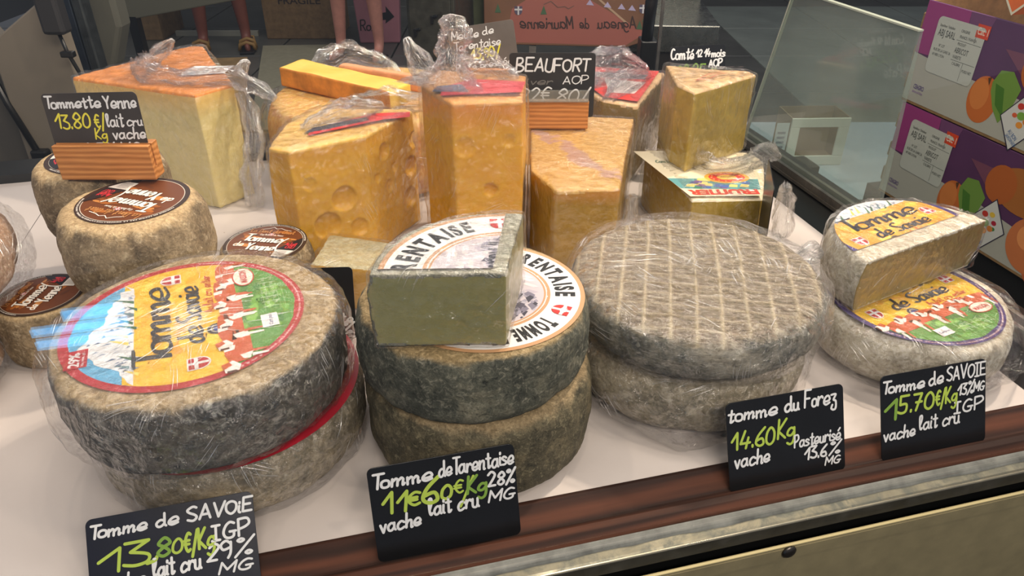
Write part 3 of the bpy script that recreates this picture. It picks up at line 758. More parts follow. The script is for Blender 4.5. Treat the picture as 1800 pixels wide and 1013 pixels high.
# putty bead, uneven
vs = []; fs = []; N = 160
for i in range(N + 1):
    x = -1.3 + 2.0 * i / N; e = noise.noise(Vector((x * 22, 3, 0))) * .0018 + noise.noise(Vector((x * 60, 8, 0))) * .0008
    vs += [(x, .336, -.0052), (x, .3325 + e * .5, -.0064), (x, .3295 + e, -.0092), (x, .3295 + e, -.012)]
for i in range(N):
    for k in range(3): a = i * 4 + k; fs.append((a, a + 1, a + 5, a + 4))
mesh('silicone_bead', vs, fs, M_putty, counter, smooth=True)
MB().prism([(.336, -.02), (.336, -.0085), (.3245, -.0120), (.3225, -.0135), (.3225, -.02)][::-1], -1.3, 1.0, Mx).build('metal_ledge', M_chrome_top, counter)
ubox((-1.3, .3215, -.0262), (1.0, .336, -.0136), 'metal_strip', M_chrome, counter, bevel=.0008)
MB().tube([(-1.3, .3228, -.0137), (1.0, .3228, -.0137)], .0009, 8).build('bright_edge', metal_mat('polished_edge', (238, 228, 200), .3, (2, 1, 1), .1), counter, smooth=True)
ubox((-1.3, .33, -.10), (1.0, .345, -.0263), 'black_gap', M_black, counter)
ubox((-1.3, .316, -.50), (1.0, .3185, -.0335), 'cream_panel', M_cream, counter)
MB().tube([(-1.3, .3172, -.0330), (1.0, .3172, -.0330)], .0014, 8).build('panel_edge_roll', M_cream_edge, counter, smooth=True)
ubox((-1.3, .3152, -.0470), (1.0, .3165, -.0350), 'panel_hem', M_cream, counter)
# rivet
_r = MB().tube([(.301, .3152, -.0385), (.301, .3140, -.0385), (.301, .3128, -.0385), (.301, .3122, -.0385)], [.0062, .0060, .0042, .001], 20)
_r.build('rivet', metal_mat('dark_rivet', (86, 82, 78), .35), counter, smooth=True)
# front glass
tag(ubox((-1.3, .3300, -.008), (.68, .3340, .62), 'window_1', glass_mat('front_glass', 250, .8), None), kind='structure').matrix_world = Muv
# end glass with polished edges + channel
eg = tag(empty('window_2', mat=Muv), kind='structure')
MB().prism([(.700, .006), (1.03, .006), (.965, .245), (.716, .245)], .648, .654, Mx).build('pane', glass_mat('end_glass', (226, 236, 230), 1.0, .22), eg)
M_gedge = plain('polished_glass_edge', (176, 184, 170), .25)
_e = MB(); _e.box((.6475, .716, .2452), (.6545, .967, .2472)); _e.build('pane_edge', M_gedge, eg)
_e = MB().tube([(.651, 1.031, .004), (.651, .967, .247)], .0028, 8); _e.build('pane_edge', M_gedge, eg)
ubox((.640, .36, -.002), (.662, 1.06, .004), 'steel_channel', M_steel, eg, bevel=.001)
ubox((.640, .36, .004), (.6455, 1.06, .014), 'channel_lip', M_steel, eg); ubox((.6565, .36, .004), (.662, 1.06, .014), 'channel_lip', M_steel, eg)
# end wall to the left of the case
lw = tag(empty('wall_left', mat=Muv), kind='structure')
M_lp = plain('pale_grey_plastic', (150, 146, 138), .45, var=.06, scale=6)
MB().prism([(.5, -.03), (1.25, -.03), (1.25, .16), (.95, .18), (.5, .22)], -.80, -.775, Mx).build('end_panel', M_lp, lw, bevel=.002)
ubox((-.775, 1.14, -.04), (.70, 1.20, .012), 'back_sill', plain('black_back_sill', (26, 28, 28), .3), counter)

# hall floor of tiles
FZ = -.86
fl = tag(empty('floor', (0, 0, FZ)), kind='structure')
M_tile = plain('dark_floor_tile', (78, 78, 74), .35, var=.18, scale=3); M_tile2 = plain('pale_floor_tile', (128, 134, 126), .4, var=.12, scale=3)
mesh('screed', [(-5, -2, -.02), (6, -2, -.02), (6, 9, -.02), (-5, 9, -.02)], [(0, 1, 2, 3)], plain('screed', (40, 40, 38), .8), fl)
tm = {}
for mt in (M_tile, M_tile2):
    o = MB().box((.006, .006, -.02), (.794, .794, 0)).build('floor_tile', mt, fl, bevel=.004); tm[mt.name] = o
first = {M_tile.name: True, M_tile2.name: True}
for i in range(-5, 6):
    for j in range(0, 9):
        mt = M_tile2 if (i >= 0 and j < 7 and i * .8 > .8 + .0 * j) else M_tile
        src = tm[mt.name]
        if first[mt.name]: o = src; first[mt.name] = False
        else: o = src.copy(); COL.objects.link(o); o.parent = fl
        o.location = (i * .8, j * .8 + 1.0, 0)
wb = tag(MB().box((-5, 8.2, FZ), (6, 8.3, 2.4)).build('wall_back', plain('dark_hall_wall', (70, 68, 62), .8)), kind='structure')

# ================================================================== CHEESE MATERIALS
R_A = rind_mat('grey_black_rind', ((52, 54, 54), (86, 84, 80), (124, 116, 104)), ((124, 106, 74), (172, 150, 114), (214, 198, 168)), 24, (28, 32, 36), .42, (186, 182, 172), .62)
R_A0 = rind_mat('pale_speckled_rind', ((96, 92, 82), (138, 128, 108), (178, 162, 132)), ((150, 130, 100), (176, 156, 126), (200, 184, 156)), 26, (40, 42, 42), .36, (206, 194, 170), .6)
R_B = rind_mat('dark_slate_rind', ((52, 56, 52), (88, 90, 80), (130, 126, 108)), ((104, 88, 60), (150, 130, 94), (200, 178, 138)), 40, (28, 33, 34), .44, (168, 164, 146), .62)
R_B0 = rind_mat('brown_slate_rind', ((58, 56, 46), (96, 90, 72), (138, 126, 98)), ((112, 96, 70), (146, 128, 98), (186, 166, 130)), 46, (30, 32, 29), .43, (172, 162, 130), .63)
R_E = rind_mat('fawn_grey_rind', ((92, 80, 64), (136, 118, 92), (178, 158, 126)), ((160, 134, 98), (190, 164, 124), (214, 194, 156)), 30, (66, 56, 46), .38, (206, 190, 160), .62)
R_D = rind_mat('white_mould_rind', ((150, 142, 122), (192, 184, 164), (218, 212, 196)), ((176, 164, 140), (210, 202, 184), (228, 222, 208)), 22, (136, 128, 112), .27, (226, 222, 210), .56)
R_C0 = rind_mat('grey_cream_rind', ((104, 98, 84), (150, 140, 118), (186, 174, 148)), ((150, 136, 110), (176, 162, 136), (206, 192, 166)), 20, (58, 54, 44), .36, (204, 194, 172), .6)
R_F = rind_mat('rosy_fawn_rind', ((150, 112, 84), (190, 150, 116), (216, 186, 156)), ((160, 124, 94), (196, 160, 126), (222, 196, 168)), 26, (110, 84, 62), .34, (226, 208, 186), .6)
def forez_mat():
    a = NT('forez_rind'); v = a.coord(); n1 = a.noise(v, 26, 9, .65, .5); v2 = a.coord((1.0, 3.2, 3), (0, 0, .25)); n2 = a.noise(v2, 75, 8, .72, 1.6); n3 = a.noise(v, 300, 4, .6)
    side = a.ramp(n1, [(.32, (56, 60, 58)), (.46, (112, 112, 104)), (.62, (176, 170, 154))]); side = a.mixc(a.rng(n2, .44, .32), side, L((34, 36, 34)))
    side = a.mixc(a.rng(n2, .55, .7, 0, .6), side, L((188, 184, 170)))
    top = a.ramp(n2, [(.26, (70, 58, 46)), (.44, (124, 110, 92)), (.56, (158, 146, 126)), (.70, (206, 196, 176))])
    tc = a.N('TexCoord'); sp = a.N('SeparateXYZ'); a.set(sp.inputs[0], tc.outputs['Object']); 
    at = a.N('Attribute'); at.attribute_name = 'ridge'; g = at.outputs['Fac']
    top = a.mixc(a.math('MULTIPLY', g, a.rng(n1, .2, .6, .4, 1)), top, L((204, 188, 156)))
    sn = a.N('SeparateXYZ'); a.set(sn.inputs[0], tc.outputs['Normal'])
    msk = a.rng(a.math('ADD', sn.outputs[2], a.rng(n1, 0, 1, -.35, .35)), .45, .85)
    col = a.mixc(msk, side, top); col = a.mixc(.3, col, a.ramp(n3, [(.3, 100), (.7, 225)]), 'OVERLAY')
    a.bsdf(col, .8, 0, a.bump(a.math('ADD', n2, a.math('MULTIPLY', n3, .4)), .8, .003), .3); return a.m
R_C = forez_mat()

# ================================================================== FRONT STACKS
# --- left stack: two wrapped savoie wheels
a0 = thing('round_cheese', 'wrapped grey cheese wheel with a red-edged label, bottom of the front left stack', 'cheese', (-.230, .474, 0), 0)
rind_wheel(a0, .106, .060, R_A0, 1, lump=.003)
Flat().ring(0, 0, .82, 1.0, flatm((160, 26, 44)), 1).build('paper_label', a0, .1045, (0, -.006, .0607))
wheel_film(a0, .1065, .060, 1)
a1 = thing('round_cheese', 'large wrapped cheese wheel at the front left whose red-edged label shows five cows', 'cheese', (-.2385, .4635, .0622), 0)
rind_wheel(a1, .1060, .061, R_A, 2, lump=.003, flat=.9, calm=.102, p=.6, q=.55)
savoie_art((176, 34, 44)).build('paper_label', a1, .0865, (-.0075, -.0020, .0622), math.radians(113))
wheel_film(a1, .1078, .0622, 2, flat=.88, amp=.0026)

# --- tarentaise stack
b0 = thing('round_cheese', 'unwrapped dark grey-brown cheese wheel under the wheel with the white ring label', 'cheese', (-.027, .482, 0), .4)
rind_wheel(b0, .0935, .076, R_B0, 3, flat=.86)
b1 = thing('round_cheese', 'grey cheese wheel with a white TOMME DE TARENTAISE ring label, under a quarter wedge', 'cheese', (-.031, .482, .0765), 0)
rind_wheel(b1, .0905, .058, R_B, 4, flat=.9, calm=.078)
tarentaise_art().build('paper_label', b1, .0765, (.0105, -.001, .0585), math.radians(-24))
def rot2(p, a): return (p[0] * math.cos(a) - p[1] * math.sin(a), p[0] * math.sin(a) + p[1] * math.cos(a))
# quarter wedge on top
WB = .0585; Rw = .0885
wq = thing('cheese_wedge', 'quarter wedge of pale green cheese with a white ring label, on a grey wheel', 'cheese', (-.004, .412, .1357), 0)
arc = [(Rw * math.cos(a), Rw * math.sin(a)) for a in [math.radians(82 + (181 - 82) * i / 24) for i in range(25)]]
bm = voxel_solid([(0, 0)] + arc, WB, .0012, 4)
def cls_q(c, n):
    r = math.hypot(c.x, c.y); e = .0022 * noise.noise(c * 120) + .001 * noise.noise(c * 400)
    return 1 if (c.z > WB - .0030 + e or c.z < .0018 + e or (n.x * c.x + n.y * c.y) / r > .45 or r > Rw - .0022 + e * .6) else 0
def dsp_q(c, n):
    r = math.hypot(c.x, c.y); k = noise.fractal(c * 60, .8, 2, 4)
    if r > Rw - .004: c += Vector((c.x, c.y, 0)).normalized() * (.0035 * math.sin(PI * min(1, max(0, c.z / WB))) + k * .0012)
    if c.z > WB - .003 and r > Rw * .0: c.z += k * .0004
    c += n * noise.noise(c * 25) * .0008; return c
P_B2 = paste_mat('pale_green_paste', (140, 138, 92), (160, 154, 106), .3, None, 10, .2)
split_build(wq, bm, cls_q, [('paste', P_B2), ('rind', rind_mat('grey_white_rind', ((96, 98, 90), (136, 134, 118), (176, 170, 150)), ((120, 122, 108), (160, 158, 140), (200, 196, 176)), 50, (60, 64, 60), .38))], dsp_q, FILM_TIGHT, .0012, .0012, 4)
fan = [(.0, .0)] + [rot2((1.0, 0), math.radians(x)) for x in range(84, 181, 6)]
inset = [(-.10, .10), (-.02, 1.0), (-.35, 1.05), (-.8, .8), (-1.05, .4), (-1.0, .06)]
Fq = tarentaise_art()
Fq.items = [([rot2(p, math.radians(93)) for p in t], m, z) for t, m, z in Fq.items]
Fq.clipped([(-.10, .045), (-.0, 1.1), (-1.1, 1.1), (-1.1, .03)]).build('paper_label', wq, .0835, (0, 0, WB + .0011), 0)

# --- forez stack
c0 = thing('round_cheese', 'film-wrapped mottled cream-grey cheese wheel under the grid-marked grey wheel', 'cheese', (.160, .560, 0), 0)
rind_wheel(c0, .104, .064, R_C0, 5, lump=.006, p=.9, q=.9, flat=.76)
wheel_film(c0, .1055, .064, 5, puff=.003, amp=.0032, flat=.78, tail=(math.radians(-100), .35, .016))
c1 = thing('round_cheese', 'grey cheese wheel with pale grid marks pressed in its top, topmost of its stack', 'cheese', (.163, .562, .0640), math.radians(-10))
def ridge_at(x, y):
    g = 0
    for q, per, off in ((x, .0205, .003), (y, .0155, .002)):
        w2 = noise.noise(Vector((x * 20, y * 20, per * 900))) * .0018
        d = abs(((q + w2 + off + per / 2) % per) - per / 2); g = max(g, math.exp(-(d / .0016) ** 2) * (1.0 if per > .018 else .55))
    return g
def forez_extra(o, v, r):
    if v.z > .04 and r < .106:
        k = min(1, (.106 - r) / .012); o.z += ridge_at(v.x, v.y) * .0014 * k + .003 * (1 - (r / .106) ** 2)
    return o
cr = rind_wheel(c1, .1105, .044, R_C, 6, lump=.004, flat=.84, p=.8, q=.8, extra=forez_extra, seg=420, step=.0011, amp=.0012)
at = cr.data.attributes.new('ridge', 'FLOAT', 'POINT')
at.data.foreach_set('value', [ridge_at(v.co.x, v.co.y) if v.co.z > .035 else 0 for v in cr.data.vertices])
wheel_film(c1, .1125, .0475, 6, puff=.002, amp=.0024, flat=.84, seg=170)
tuft('film_knot', c1, [(.098, .058, .022), (.110, .070, .034), (.120, .074, .028)], [.010, .009, .003], FILM_LOOSE, 3)

# --- right stack
d0 = thing('round_cheese', 'white-rinded wrapped cheese wheel with a purple-edged cow label, under the half wheel', 'cheese', (.388, .603, 0), 0)
rind_wheel(d0, .0905, .056, R_D, 7, lump=.005, flat=.82, calm=.08, p=.9)
savoie_art((64, 48, 110)).build('paper_label', d0, .0785, (-.004, -.006, .0568), math.radians(27))
wheel_film(d0, .0925, .0565, 7, puff=.003, amp=.003, flat=.82, tail=(math.radians(-25), .5, .022))
d1 = thing('half_round_cheese', 'film-wrapped half wheel of white-rinded cheese showing its olive cut face, on the purple-edged wheel', 'cheese', (.392, .612, .0585), math.radians(29))
RH = .0885; HH = .052
bm = voxel_solid([(RH * math.cos(a), RH * math.sin(a)) for a in [PI * i / 36 for i in range(37)]], HH, .0013, 4)
def cls_h(c, n):
    r = math.hypot(c.x, c.y); e = .0015 * noise.noise(c * 150)
    return 1 if (c.z > HH - .0022 + e or c.z < .0018 + e or (r > RH - .0030 + e and c.y > .001) or n.y > -.3) else 0
def dsp_h(c, n):
    r = math.hypot(c.x, c.y); k = noise.fractal(c * 50, .8, 2, 4)
    if r > RH - .012: c += Vector((c.x, c.y, 0)).normalized() * ((.005 * math.sin(PI * min(1, max(0, c.z / HH))) - .003) * min(1, (r - RH + .012) / .01) + k * .001)
    c.z += .0005 * k * (1 if c.z > HH * .6 else 0)
    c.x += (HH / 2 - c.z) * -.05; return c
split_build(d1, bm, cls_h, [('paste', paste_mat('olive_paste', (126, 114, 68), (150, 136, 88), .28, ((150, 126, 74), .012, .010), 9, .2)), ('rind', R_D)], dsp_h, FILM_TIGHT, .0015, .0012, 8)
Fh = savoie_art((64, 54, 120), (224, 164, 60)).clipped([(-1.1, -.18), (1.1, -.18), (1.1, 1.1), (-1.1, 1.1)])
Fh.clipped([((RH - .004) / .078 * math.cos(a) + .064, (RH - .004) / .078 * math.sin(a) - .423) for a in [2 * PI * i / 40 for i in range(40)]]).build('paper_label', d1, .078, (-.005, .033, HH + .0010), math.radians(0))

# ================================================================== YENNE WHEELS
def yenne(name_label, loc, R, t, labR, rz, laboff=(0, 0), seed=1, group=None, film=False):
    r = thing('round_cheese', name_label, 'cheese', loc, 0, group)
    rind_wheel(r, R, t, R_E, seed, lump=.004, flat=.78, calm=labR + .002, seg=140, step=.003, p=.8)
    yenne_art().build('paper_label', r, labR, (laboff[0], laboff[1], t + .0006), rz)
    if film: wheel_film(r, R + .001, t, seed)
    return r
yenne('small fawn cheese wheel with a brown label, directly before the left pine card holder', (-.353, .619, .0745), .0655, .071, .0495, math.radians(163), (.002, .006), 11)
r_ = thing('round_cheese', 'small fawn cheese wheel at the bottom of the front brown-label stack, mostly hidden', 'cheese', (-.353, .621, 0)); rind_wheel(r_, .062, .073, R_E, 12, seg=100, step=.004, flat=.78)
yenne('small grey-fawn cheese wheel with a brown label carrying the wooden card block', (-.431, .722, .0745), .064, .074, .050, math.radians(215), (.0, .004), 13)
r_ = thing('round_cheese', 'small grey cheese wheel at the bottom of the rear brown-label stack, in shadow', 'cheese', (-.433, .728, 0)); rind_wheel(r_, .058, .073, R_E, 14, seg=100, step=.004, flat=.78)
yenne('small cheese wheel with an upright brown label, behind the right side of the red-edged wheel', (-.266, .702, 0), .050, .058, .044, math.radians(-8), (0, 0), 15)
yenne('small cheese wheel with a sideways brown label, right of the far left wrapped cheeses', (-.450, .596, 0), .0455, .060, .038, math.radians(88), (0, 0), 16)

# ================================================================== FAR LEFT WRAPPED CHEESES
f1 = thing('round_cheese', 'round rosy cheese wrapped in crinkled film, upper of the two at the left edge', 'cheese', (-.552, .575, .062)); rind_wheel(f1, .094, .078, R_F, 21, lump=.010, flat=.45, p=.85, q=.9, seg=120, step=.004); wheel_film(f1, .096, .080, 21, FILM_LOOSE, .003, .004, flat=.5)
f0 = thing('round_cheese', 'round brown cheese wrapped in crinkled film, lower of the two at the left edge', 'cheese', (-.560, .520, 0)); rind_wheel(f0, .088, .061, R_F, 22, lump=.006, flat=.6, seg=120, step=.004); wheel_film(f0, .090, .061, 22, FILM_LOOSE, .003, .004, flat=.6)

# ================================================================== BACK CHEESE BLOCKS
def holes(hl):
    def f(c, n):
        for (h, r, d) in hl:
            q = (c - Vector(h)).length
            if q < r: c = c - n * (d * math.sqrt(max(0, 1 - (q / r) ** 2)))
            elif q < r * 1.25: c = c + n * (.0006 * (1 - (q - r) / (.25 * r)))
        return c
    return f
def block(name, label, poly, h, parts, classify, disp=None, vox=.0026, film=FILM, seed=0, group=None, z0=0.0, amp=.0022, puff=.0018, cat='cheese'):
    cx = sum(p[0] for p in poly) / len(poly); cy = sum(p[1] for p in poly) / len(poly)
    r = thing(name, label, cat, (cx, cy, z0), 0, group)
    P = [(p[0] - cx, p[1] - cy) + tuple(p[2:]) for p in poly]
    def wob(c, n):
        c = c + n * (noise.noise(c * 14 + Vector((seed, 0, 0))) * .0025 + noise.fractal(c * 70, .8, 2, 3) * .0005)
        return disp(c, n) if disp else c
    split_build(r, voxel_solid(P, h, vox, 3), classify, parts, wob, film, amp, puff, seed)
    return r, Vector((cx, cy, 0))
def top_rind(h, t=.004, ns=90, na=.0015):
    return lambda c, n: 1 if c.z > h - t + na * noise.noise(c * ns) and n.z > -.2 else 0

# G tall pale wedge with orange rind
hg = .156
g, gc = block('cheese_wedge', 'tall ivory cheese wedge with an orange rind and a white sticker, at the back left', [(-.588, .985), (-.395, .908), (-.362, .955), (-.470, 1.150), (-.490, 1.155)], hg,
    [('paste', paste_mat('ivory_paste', (220, 204, 136), (232, 216, 154), .35, ((226, 176, 84), .154, .03))), ('rind', plain('orange_rind', (226, 138, 46), .6, var=.14, scale=40))], top_rind(hg, .004, 60, .0005), seed=31)
Flat().poly([(0, 0), (.060, .004), (.066, .040), (.012, .044)], M_WHITE, 1).text('7872', .028, .046, .026, .006, flatm((90, 84, 90)), 3).text('LOT 12.24', .018, .05, .016, .004, flatm((130, 120, 124)), 3).build('sticker', g, 1, (-.446 - gc.x, .985 - gc.y, hg + .0022), .12)
G0 = lambda x, y, z: (x - gc.x, y - gc.y, z)
tuft('film_fold', g, [G0(-.515, 1.06, .160), G0(-.498, 1.02, .166), G0(-.487, .975, .166), G0(-.455, .960, .164), G0(-.410, .950, .165), G0(-.368, .952, .168), G0(-.335, .945, .158), G0(-.305, .935, .142)], [.006, .011, .012, .012, .010, .011, .010, .004], FILM_LOOSE, 5)
tuft('film_fold', g, [G0(-.505, 1.04, .160), G0(-.485, 1.05, .176), G0(-.470, 1.05, .188)], [.012, .009, .004], FILM_LOOSE, 6)
tuft('film_fold', g, [G0(-.352, .955, .165), G0(-.345, .96, .178), G0(-.338, .962, .182)], [.008, .006, .002], FILM_LOOSE, 7)
tuft('film_fold', g, [G0(-.348, .940, .150), G0(-.335, .925, .100), G0(-.345, .915, .050), G0(-.350, .91, .004)], [.008, .011, .012, .010], FILM_LOOSE, 8)

# H big round behind
RHb = .150; cH = (-.205, 1.062)
hh = thing('half_round_cheese', 'large golden-rinded cheese piece crumpled in film, behind the holed yellow cheeses', 'cheese', (cH[0], cH[1], 0))
M_Hr = rind_mat('golden_rind', ((196, 134, 64), (216, 158, 84), (228, 180, 112)), ((214, 162, 76), (228, 184, 98), (236, 204, 132)), 9, (196, 130, 54), .26, (238, 206, 150), .62)
rind_wheel(hh, RHb, .112, M_Hr, 33, lump=.004, flat=.84, seg=140, step=.004)
wheel_film(hh, RHb + .002, .1125, 33, None, .003, .004)
tuft('film_fold', hh, [(-.105, .02, .115), (-.090, .07, .128), (-.05, .095, .140), (.0, .09, .128), (.03, .085, .114)], [.010, .016, .018, .014, .006], FILM_LOOSE, 9)
tuft('film_fold', hh, [(-.02, -.06, .118), (.03, -.08, .124), (.08, -.075, .118), (.11, -.06, .11)], [.008, .014, .014, .006], FILM_LOOSE, 19)
# strips on it
def slab(name, label, c, ang, lx, ly, lz, mats, z0, tilt=0.0, cat='cheese'):
    r = thing(name, label, cat, (c[0], c[1], z0), ang)
    bm = voxel_solid([(-lx / 2, -ly / 2), (lx / 2, -ly / 2), (lx / 2, ly / 2), (-lx / 2, ly / 2)], lz, .0022, 3)
    split_build(r, bm, lambda q, n: 1 if (q.y < -ly / 2 + .0025) else 0, [('paste', mats[0]), ('rind', mats[1])], lambda q, n: q + n * noise.noise(q * 30) * .0015 + Vector((0, 0, q.x * tilt)))
    return r
slab('cheese_slice', 'thick yellow cheese slice with an orange rind edge, lying on the golden cheese', (-.240, 1.050), math.radians(-31), .205, .050, .028, [paste_mat('butter_paste', (226, 186, 74), (234, 200, 92), .4), plain('orange_brown_rind', (204, 130, 52), .6, var=.2, scale=50)], .1135, -.02)
slab('cheese_slice', 'thin cheese slice with a pinkish rind, behind the thick yellow slice', (-.190, 1.088), math.radians(-26), .150, .016, .024, [paste_mat('pink_rind', (214, 150, 104), (224, 164, 118), .5), plain('salmon_rind', (216, 150, 106), .6, var=.1, scale=50)], .1135)

# I holed cheese, front
hi = .147; PI_ = [(-.262, .752), (-.238, .742), (-.163, .790), (-.120, .874), (-.128, .884), (-.236, .884), (-.262, .83)]
ci = Vector((sum(p[0] for p in PI_) / 7, sum(p[1] for p in PI_) / 7, 0))
fm = (Vector((-.163, .790, 0)) - Vector((-.238, .742, 0))); sm = (Vector((-.120, .874, 0)) - Vector((-.163, .790, 0)))
def onf(t, z): return tuple(Vector((-.238, .742, z)) + fm * t - ci)
def ons(t, z): return tuple(Vector((-.163, .790, z)) + sm * t - ci)
hl = [(onf(.62, .078), .015, .006), (onf(.36, .050), .016, .006), (onf(.78, .038), .011, .004), (onf(.2, .105), .008, .002),
      (ons(.32, .118), .0095, .008), (ons(.50, .092), .006, .005), (ons(.86, .080), .013, .008), (ons(.38, .072), .008, .005), (ons(.78, .040), .014, .007), (ons(.96, .112), .010, .006), (ons(.15, .09), .006, .004)]
M_em = paste_mat('golden_holed_paste', (224, 170, 44), (236, 188, 64), .36, ((222, 162, 60), .146, .022), 14, .3)
def bulge(c, n):
    if c.x < -.055: c += Vector((-1, 0, 0)) * .006 * math.sin(PI * c.z / hi)
    return holes(hl)(c, n)
i_, ic = block('cheese_wedge', 'film-wrapped yellow cheese wedge with large round holes, behind the small brown-label wheels', PI_, hi, [('paste', M_em), ('rind', plain('honey_rind', (226, 180, 84), .5, var=.12, scale=30))], top_rind(hi, .003, 60, .0004), bulge, .0019, FILM, 35)
Flat().poly([(0, 0), (.075, .052), (.106, .062), (.104, .080), (.060, .074), (.0, .022)], flatm((204, 48, 44)), 1).poly([(-.006, .006), (.018, .020), (.06, .05), (.055, .062), (.0, .024)], flatm((70, 66, 76)), 2).build('paper_label', i_, 1, (-.226 - ic.x, .782 - ic.y, hi + .003), 0)
tuft('film_fold', i_, [(-.035, -.02, .150), (-.01, .0, .156), (.02, .022, .158), (.045, .045, .154)], [.006, .012, .014, .006], FILM_LOOSE, 10)

# J tall holed cheese with knot
hj = .198; PJ = [(-.100, .805), (-.062, .745), (.012, .752), (.016, .845), (-.085, .875), (-.102, .86)]
cj = Vector((sum(p[0] for p in PJ) / 6, sum(p[1] for p in PJ) / 6, 0))
def onj(t, z): return tuple(Vector((-.062, .745, z)) + Vector((.074, .007, 0)) * t - cj)
hl2 = [(onj(.52, .100), .0075, .007), (onj(.16, .150), .011, .003), (onj(.3, .06), .010, .003), (onj(.8, .155), .007, .003)]
j_, jc = block('cheese_wedge', 'tallest amber-yellow cheese block, film twisted into a knot on its top', PJ, hj, [('paste', paste_mat('amber_paste', (230, 166, 26), (240, 186, 44), .34, ((222, 134, 44), .196, .035), 12, .3)), ('rind', plain('amber_rind', (214, 150, 74), .5, var=.12, scale=30))], top_rind(hj, .003, 60, .0004), holes(hl2), .0021, FILM, 36)
Flat().poly([(0, .0), (.085, .012), (.09, .05), (.03, .06), (.0, .03)], flatm((200, 52, 60)), 1).poly([(-.01, .014), (.03, .012), (.02, .04), (-.006, .034)], flatm((96, 100, 120)), 2).build('paper_label', j_, 1, (-.075 - jc.x, .762 - jc.y, hj + .003), 0)
tuft('film_knot', j_, [(-.018, -.02, .196), (-.015, -.015, .212), (-.012, -.012, .228), (-.010, -.010, .246), (-.006, -.010, .262), (-.004, -.008, .272)], [.044, .026, .016, .0145, .0165, .007], FILM_LOOSE, 12)
tuft('film_fold', j_, [(-.035, -.02, .212), (-.050, -.02, .236), (-.056, -.018, .252)], [.014, .010, .003], FILM_LOOSE, 13)
tuft('film_fold', j_, [(.0, .03, .196), (.03, .03, .206), (.055, .01, .200)], [.018, .018, .006], FILM_LOOSE, 14)

# K beaufort
hk = .106; PK = [(.048, .732), (.116, .735), (.164, .965), (.026, .99), (.021, .79)]
ck = Vector((sum(p[0] for p in PK) / 5, sum(p[1] for p in PK) / 5, 0))
def kr():
    a = NT('speckled_tan_rind'); v = a.coord((1, 2.2, 1)); n = a.noise(v, 150, 8, .75, .6); n1 = a.noise(a.coord(), 20, 5, .6, .8)
    col = a.ramp(n, [(.3, (150, 104, 50)), (.48, (206, 160, 86)), (.7, (228, 190, 122))])
    sx = a.N('SeparateXYZ'); tc = a.N('TexCoord'); a.set(sx.inputs[0], tc.outputs['Object'])
    wv = a.math('ABSOLUTE', a.math('ADD', a.math('MULTIPLY', sx.outputs[1], .55), a.math('ADD', sx.outputs[0], a.rng(n1, 0, 1, -.05, .05))))
    col = a.mixc(a.rng(wv, .012, .006, 0, .75), col, L((180, 142, 138)))
    a.bsdf(col, .7, 0, a.bump(n, .6, .002)); return a.m
k_, kc = block('cheese_wedge', 'tan speckled-rind cheese wedge carrying the wooden block and BEAUFORT card', PK, hk, [('paste', paste_mat('olive_gold_paste', (172, 132, 44), (190, 150, 60), .32, ((206, 142, 66), .104, .016), 10, .3)), ('rind', kr())], top_rind(hk, .003, 60, .0005), None, .0024, FILM_TIGHT, 37, amp=.0012)
tuft('film_fold', k_, [(.058, -.09, .09), (.064, -.08, .05), (.070, -.07, .004)], [.006, .009, .010], FILM, 15)

# L back piece with red label
hl_ = .112
l_, lc = block('cheese_wedge', 'back cheese wedge with a red and white label, right of the BEAUFORT card', [(.128, 1.02), (.172, .995), (.240, 1.16), (.10, 1.20), (.085, 1.12)], hl_, [('paste', paste_mat('brown_olive_paste', (132, 108, 54), (150, 124, 68), .4)), ('rind', plain('label_tan', (206, 170, 124), .6, var=.1))], top_rind(hl_, .003), None, .0028, FILM, 38)
Flat().poly([(0, 0), (.045, -.02), (.10, .13), (-.02, .16), (-.03, .10)], flatm((206, 56, 48)), 1).poly([(.01, .02), (.045, .015), (.07, .07), (.01, .09)], flatm((226, 214, 210)), 2).poly([(-.01, .10), (.07, .085), (.08, .11), (-.01, .13)], flatm((122, 118, 126)), 2).build('paper_label', l_, 1, (.130 - lc.x, 1.03 - lc.y, hl_ + .003), 0)
tuft('film_fold', l_, [(-.04, -.04, .115), (-.02, .0, .135), (.02, .03, .135), (.06, .05, .115)], [.012, .022, .022, .010], FILM_LOOSE, 16)
tuft('film_fold', l_, [(-.01, -.08, .110), (.02, -.03, .122), (.06, .03, .115)], [.010, .016, .010], FILM_LOOSE, 17)
l2, l2c = block('cheese_wedge', 'small dull cheese piece with a red top, half hidden left of the tall comte block', [(.212, 1.035), (.248, 1.03), (.262, 1.10), (.240, 1.11)], .07, [('paste', CACHE.setdefault('pp', paste_mat('dull_olive_paste', (140, 116, 56), (160, 134, 70), .4))), ('rind', plain('blue_red_label', (176, 70, 90), .5, var=.2))], top_rind(.07, .003), None, .003, None, 39)

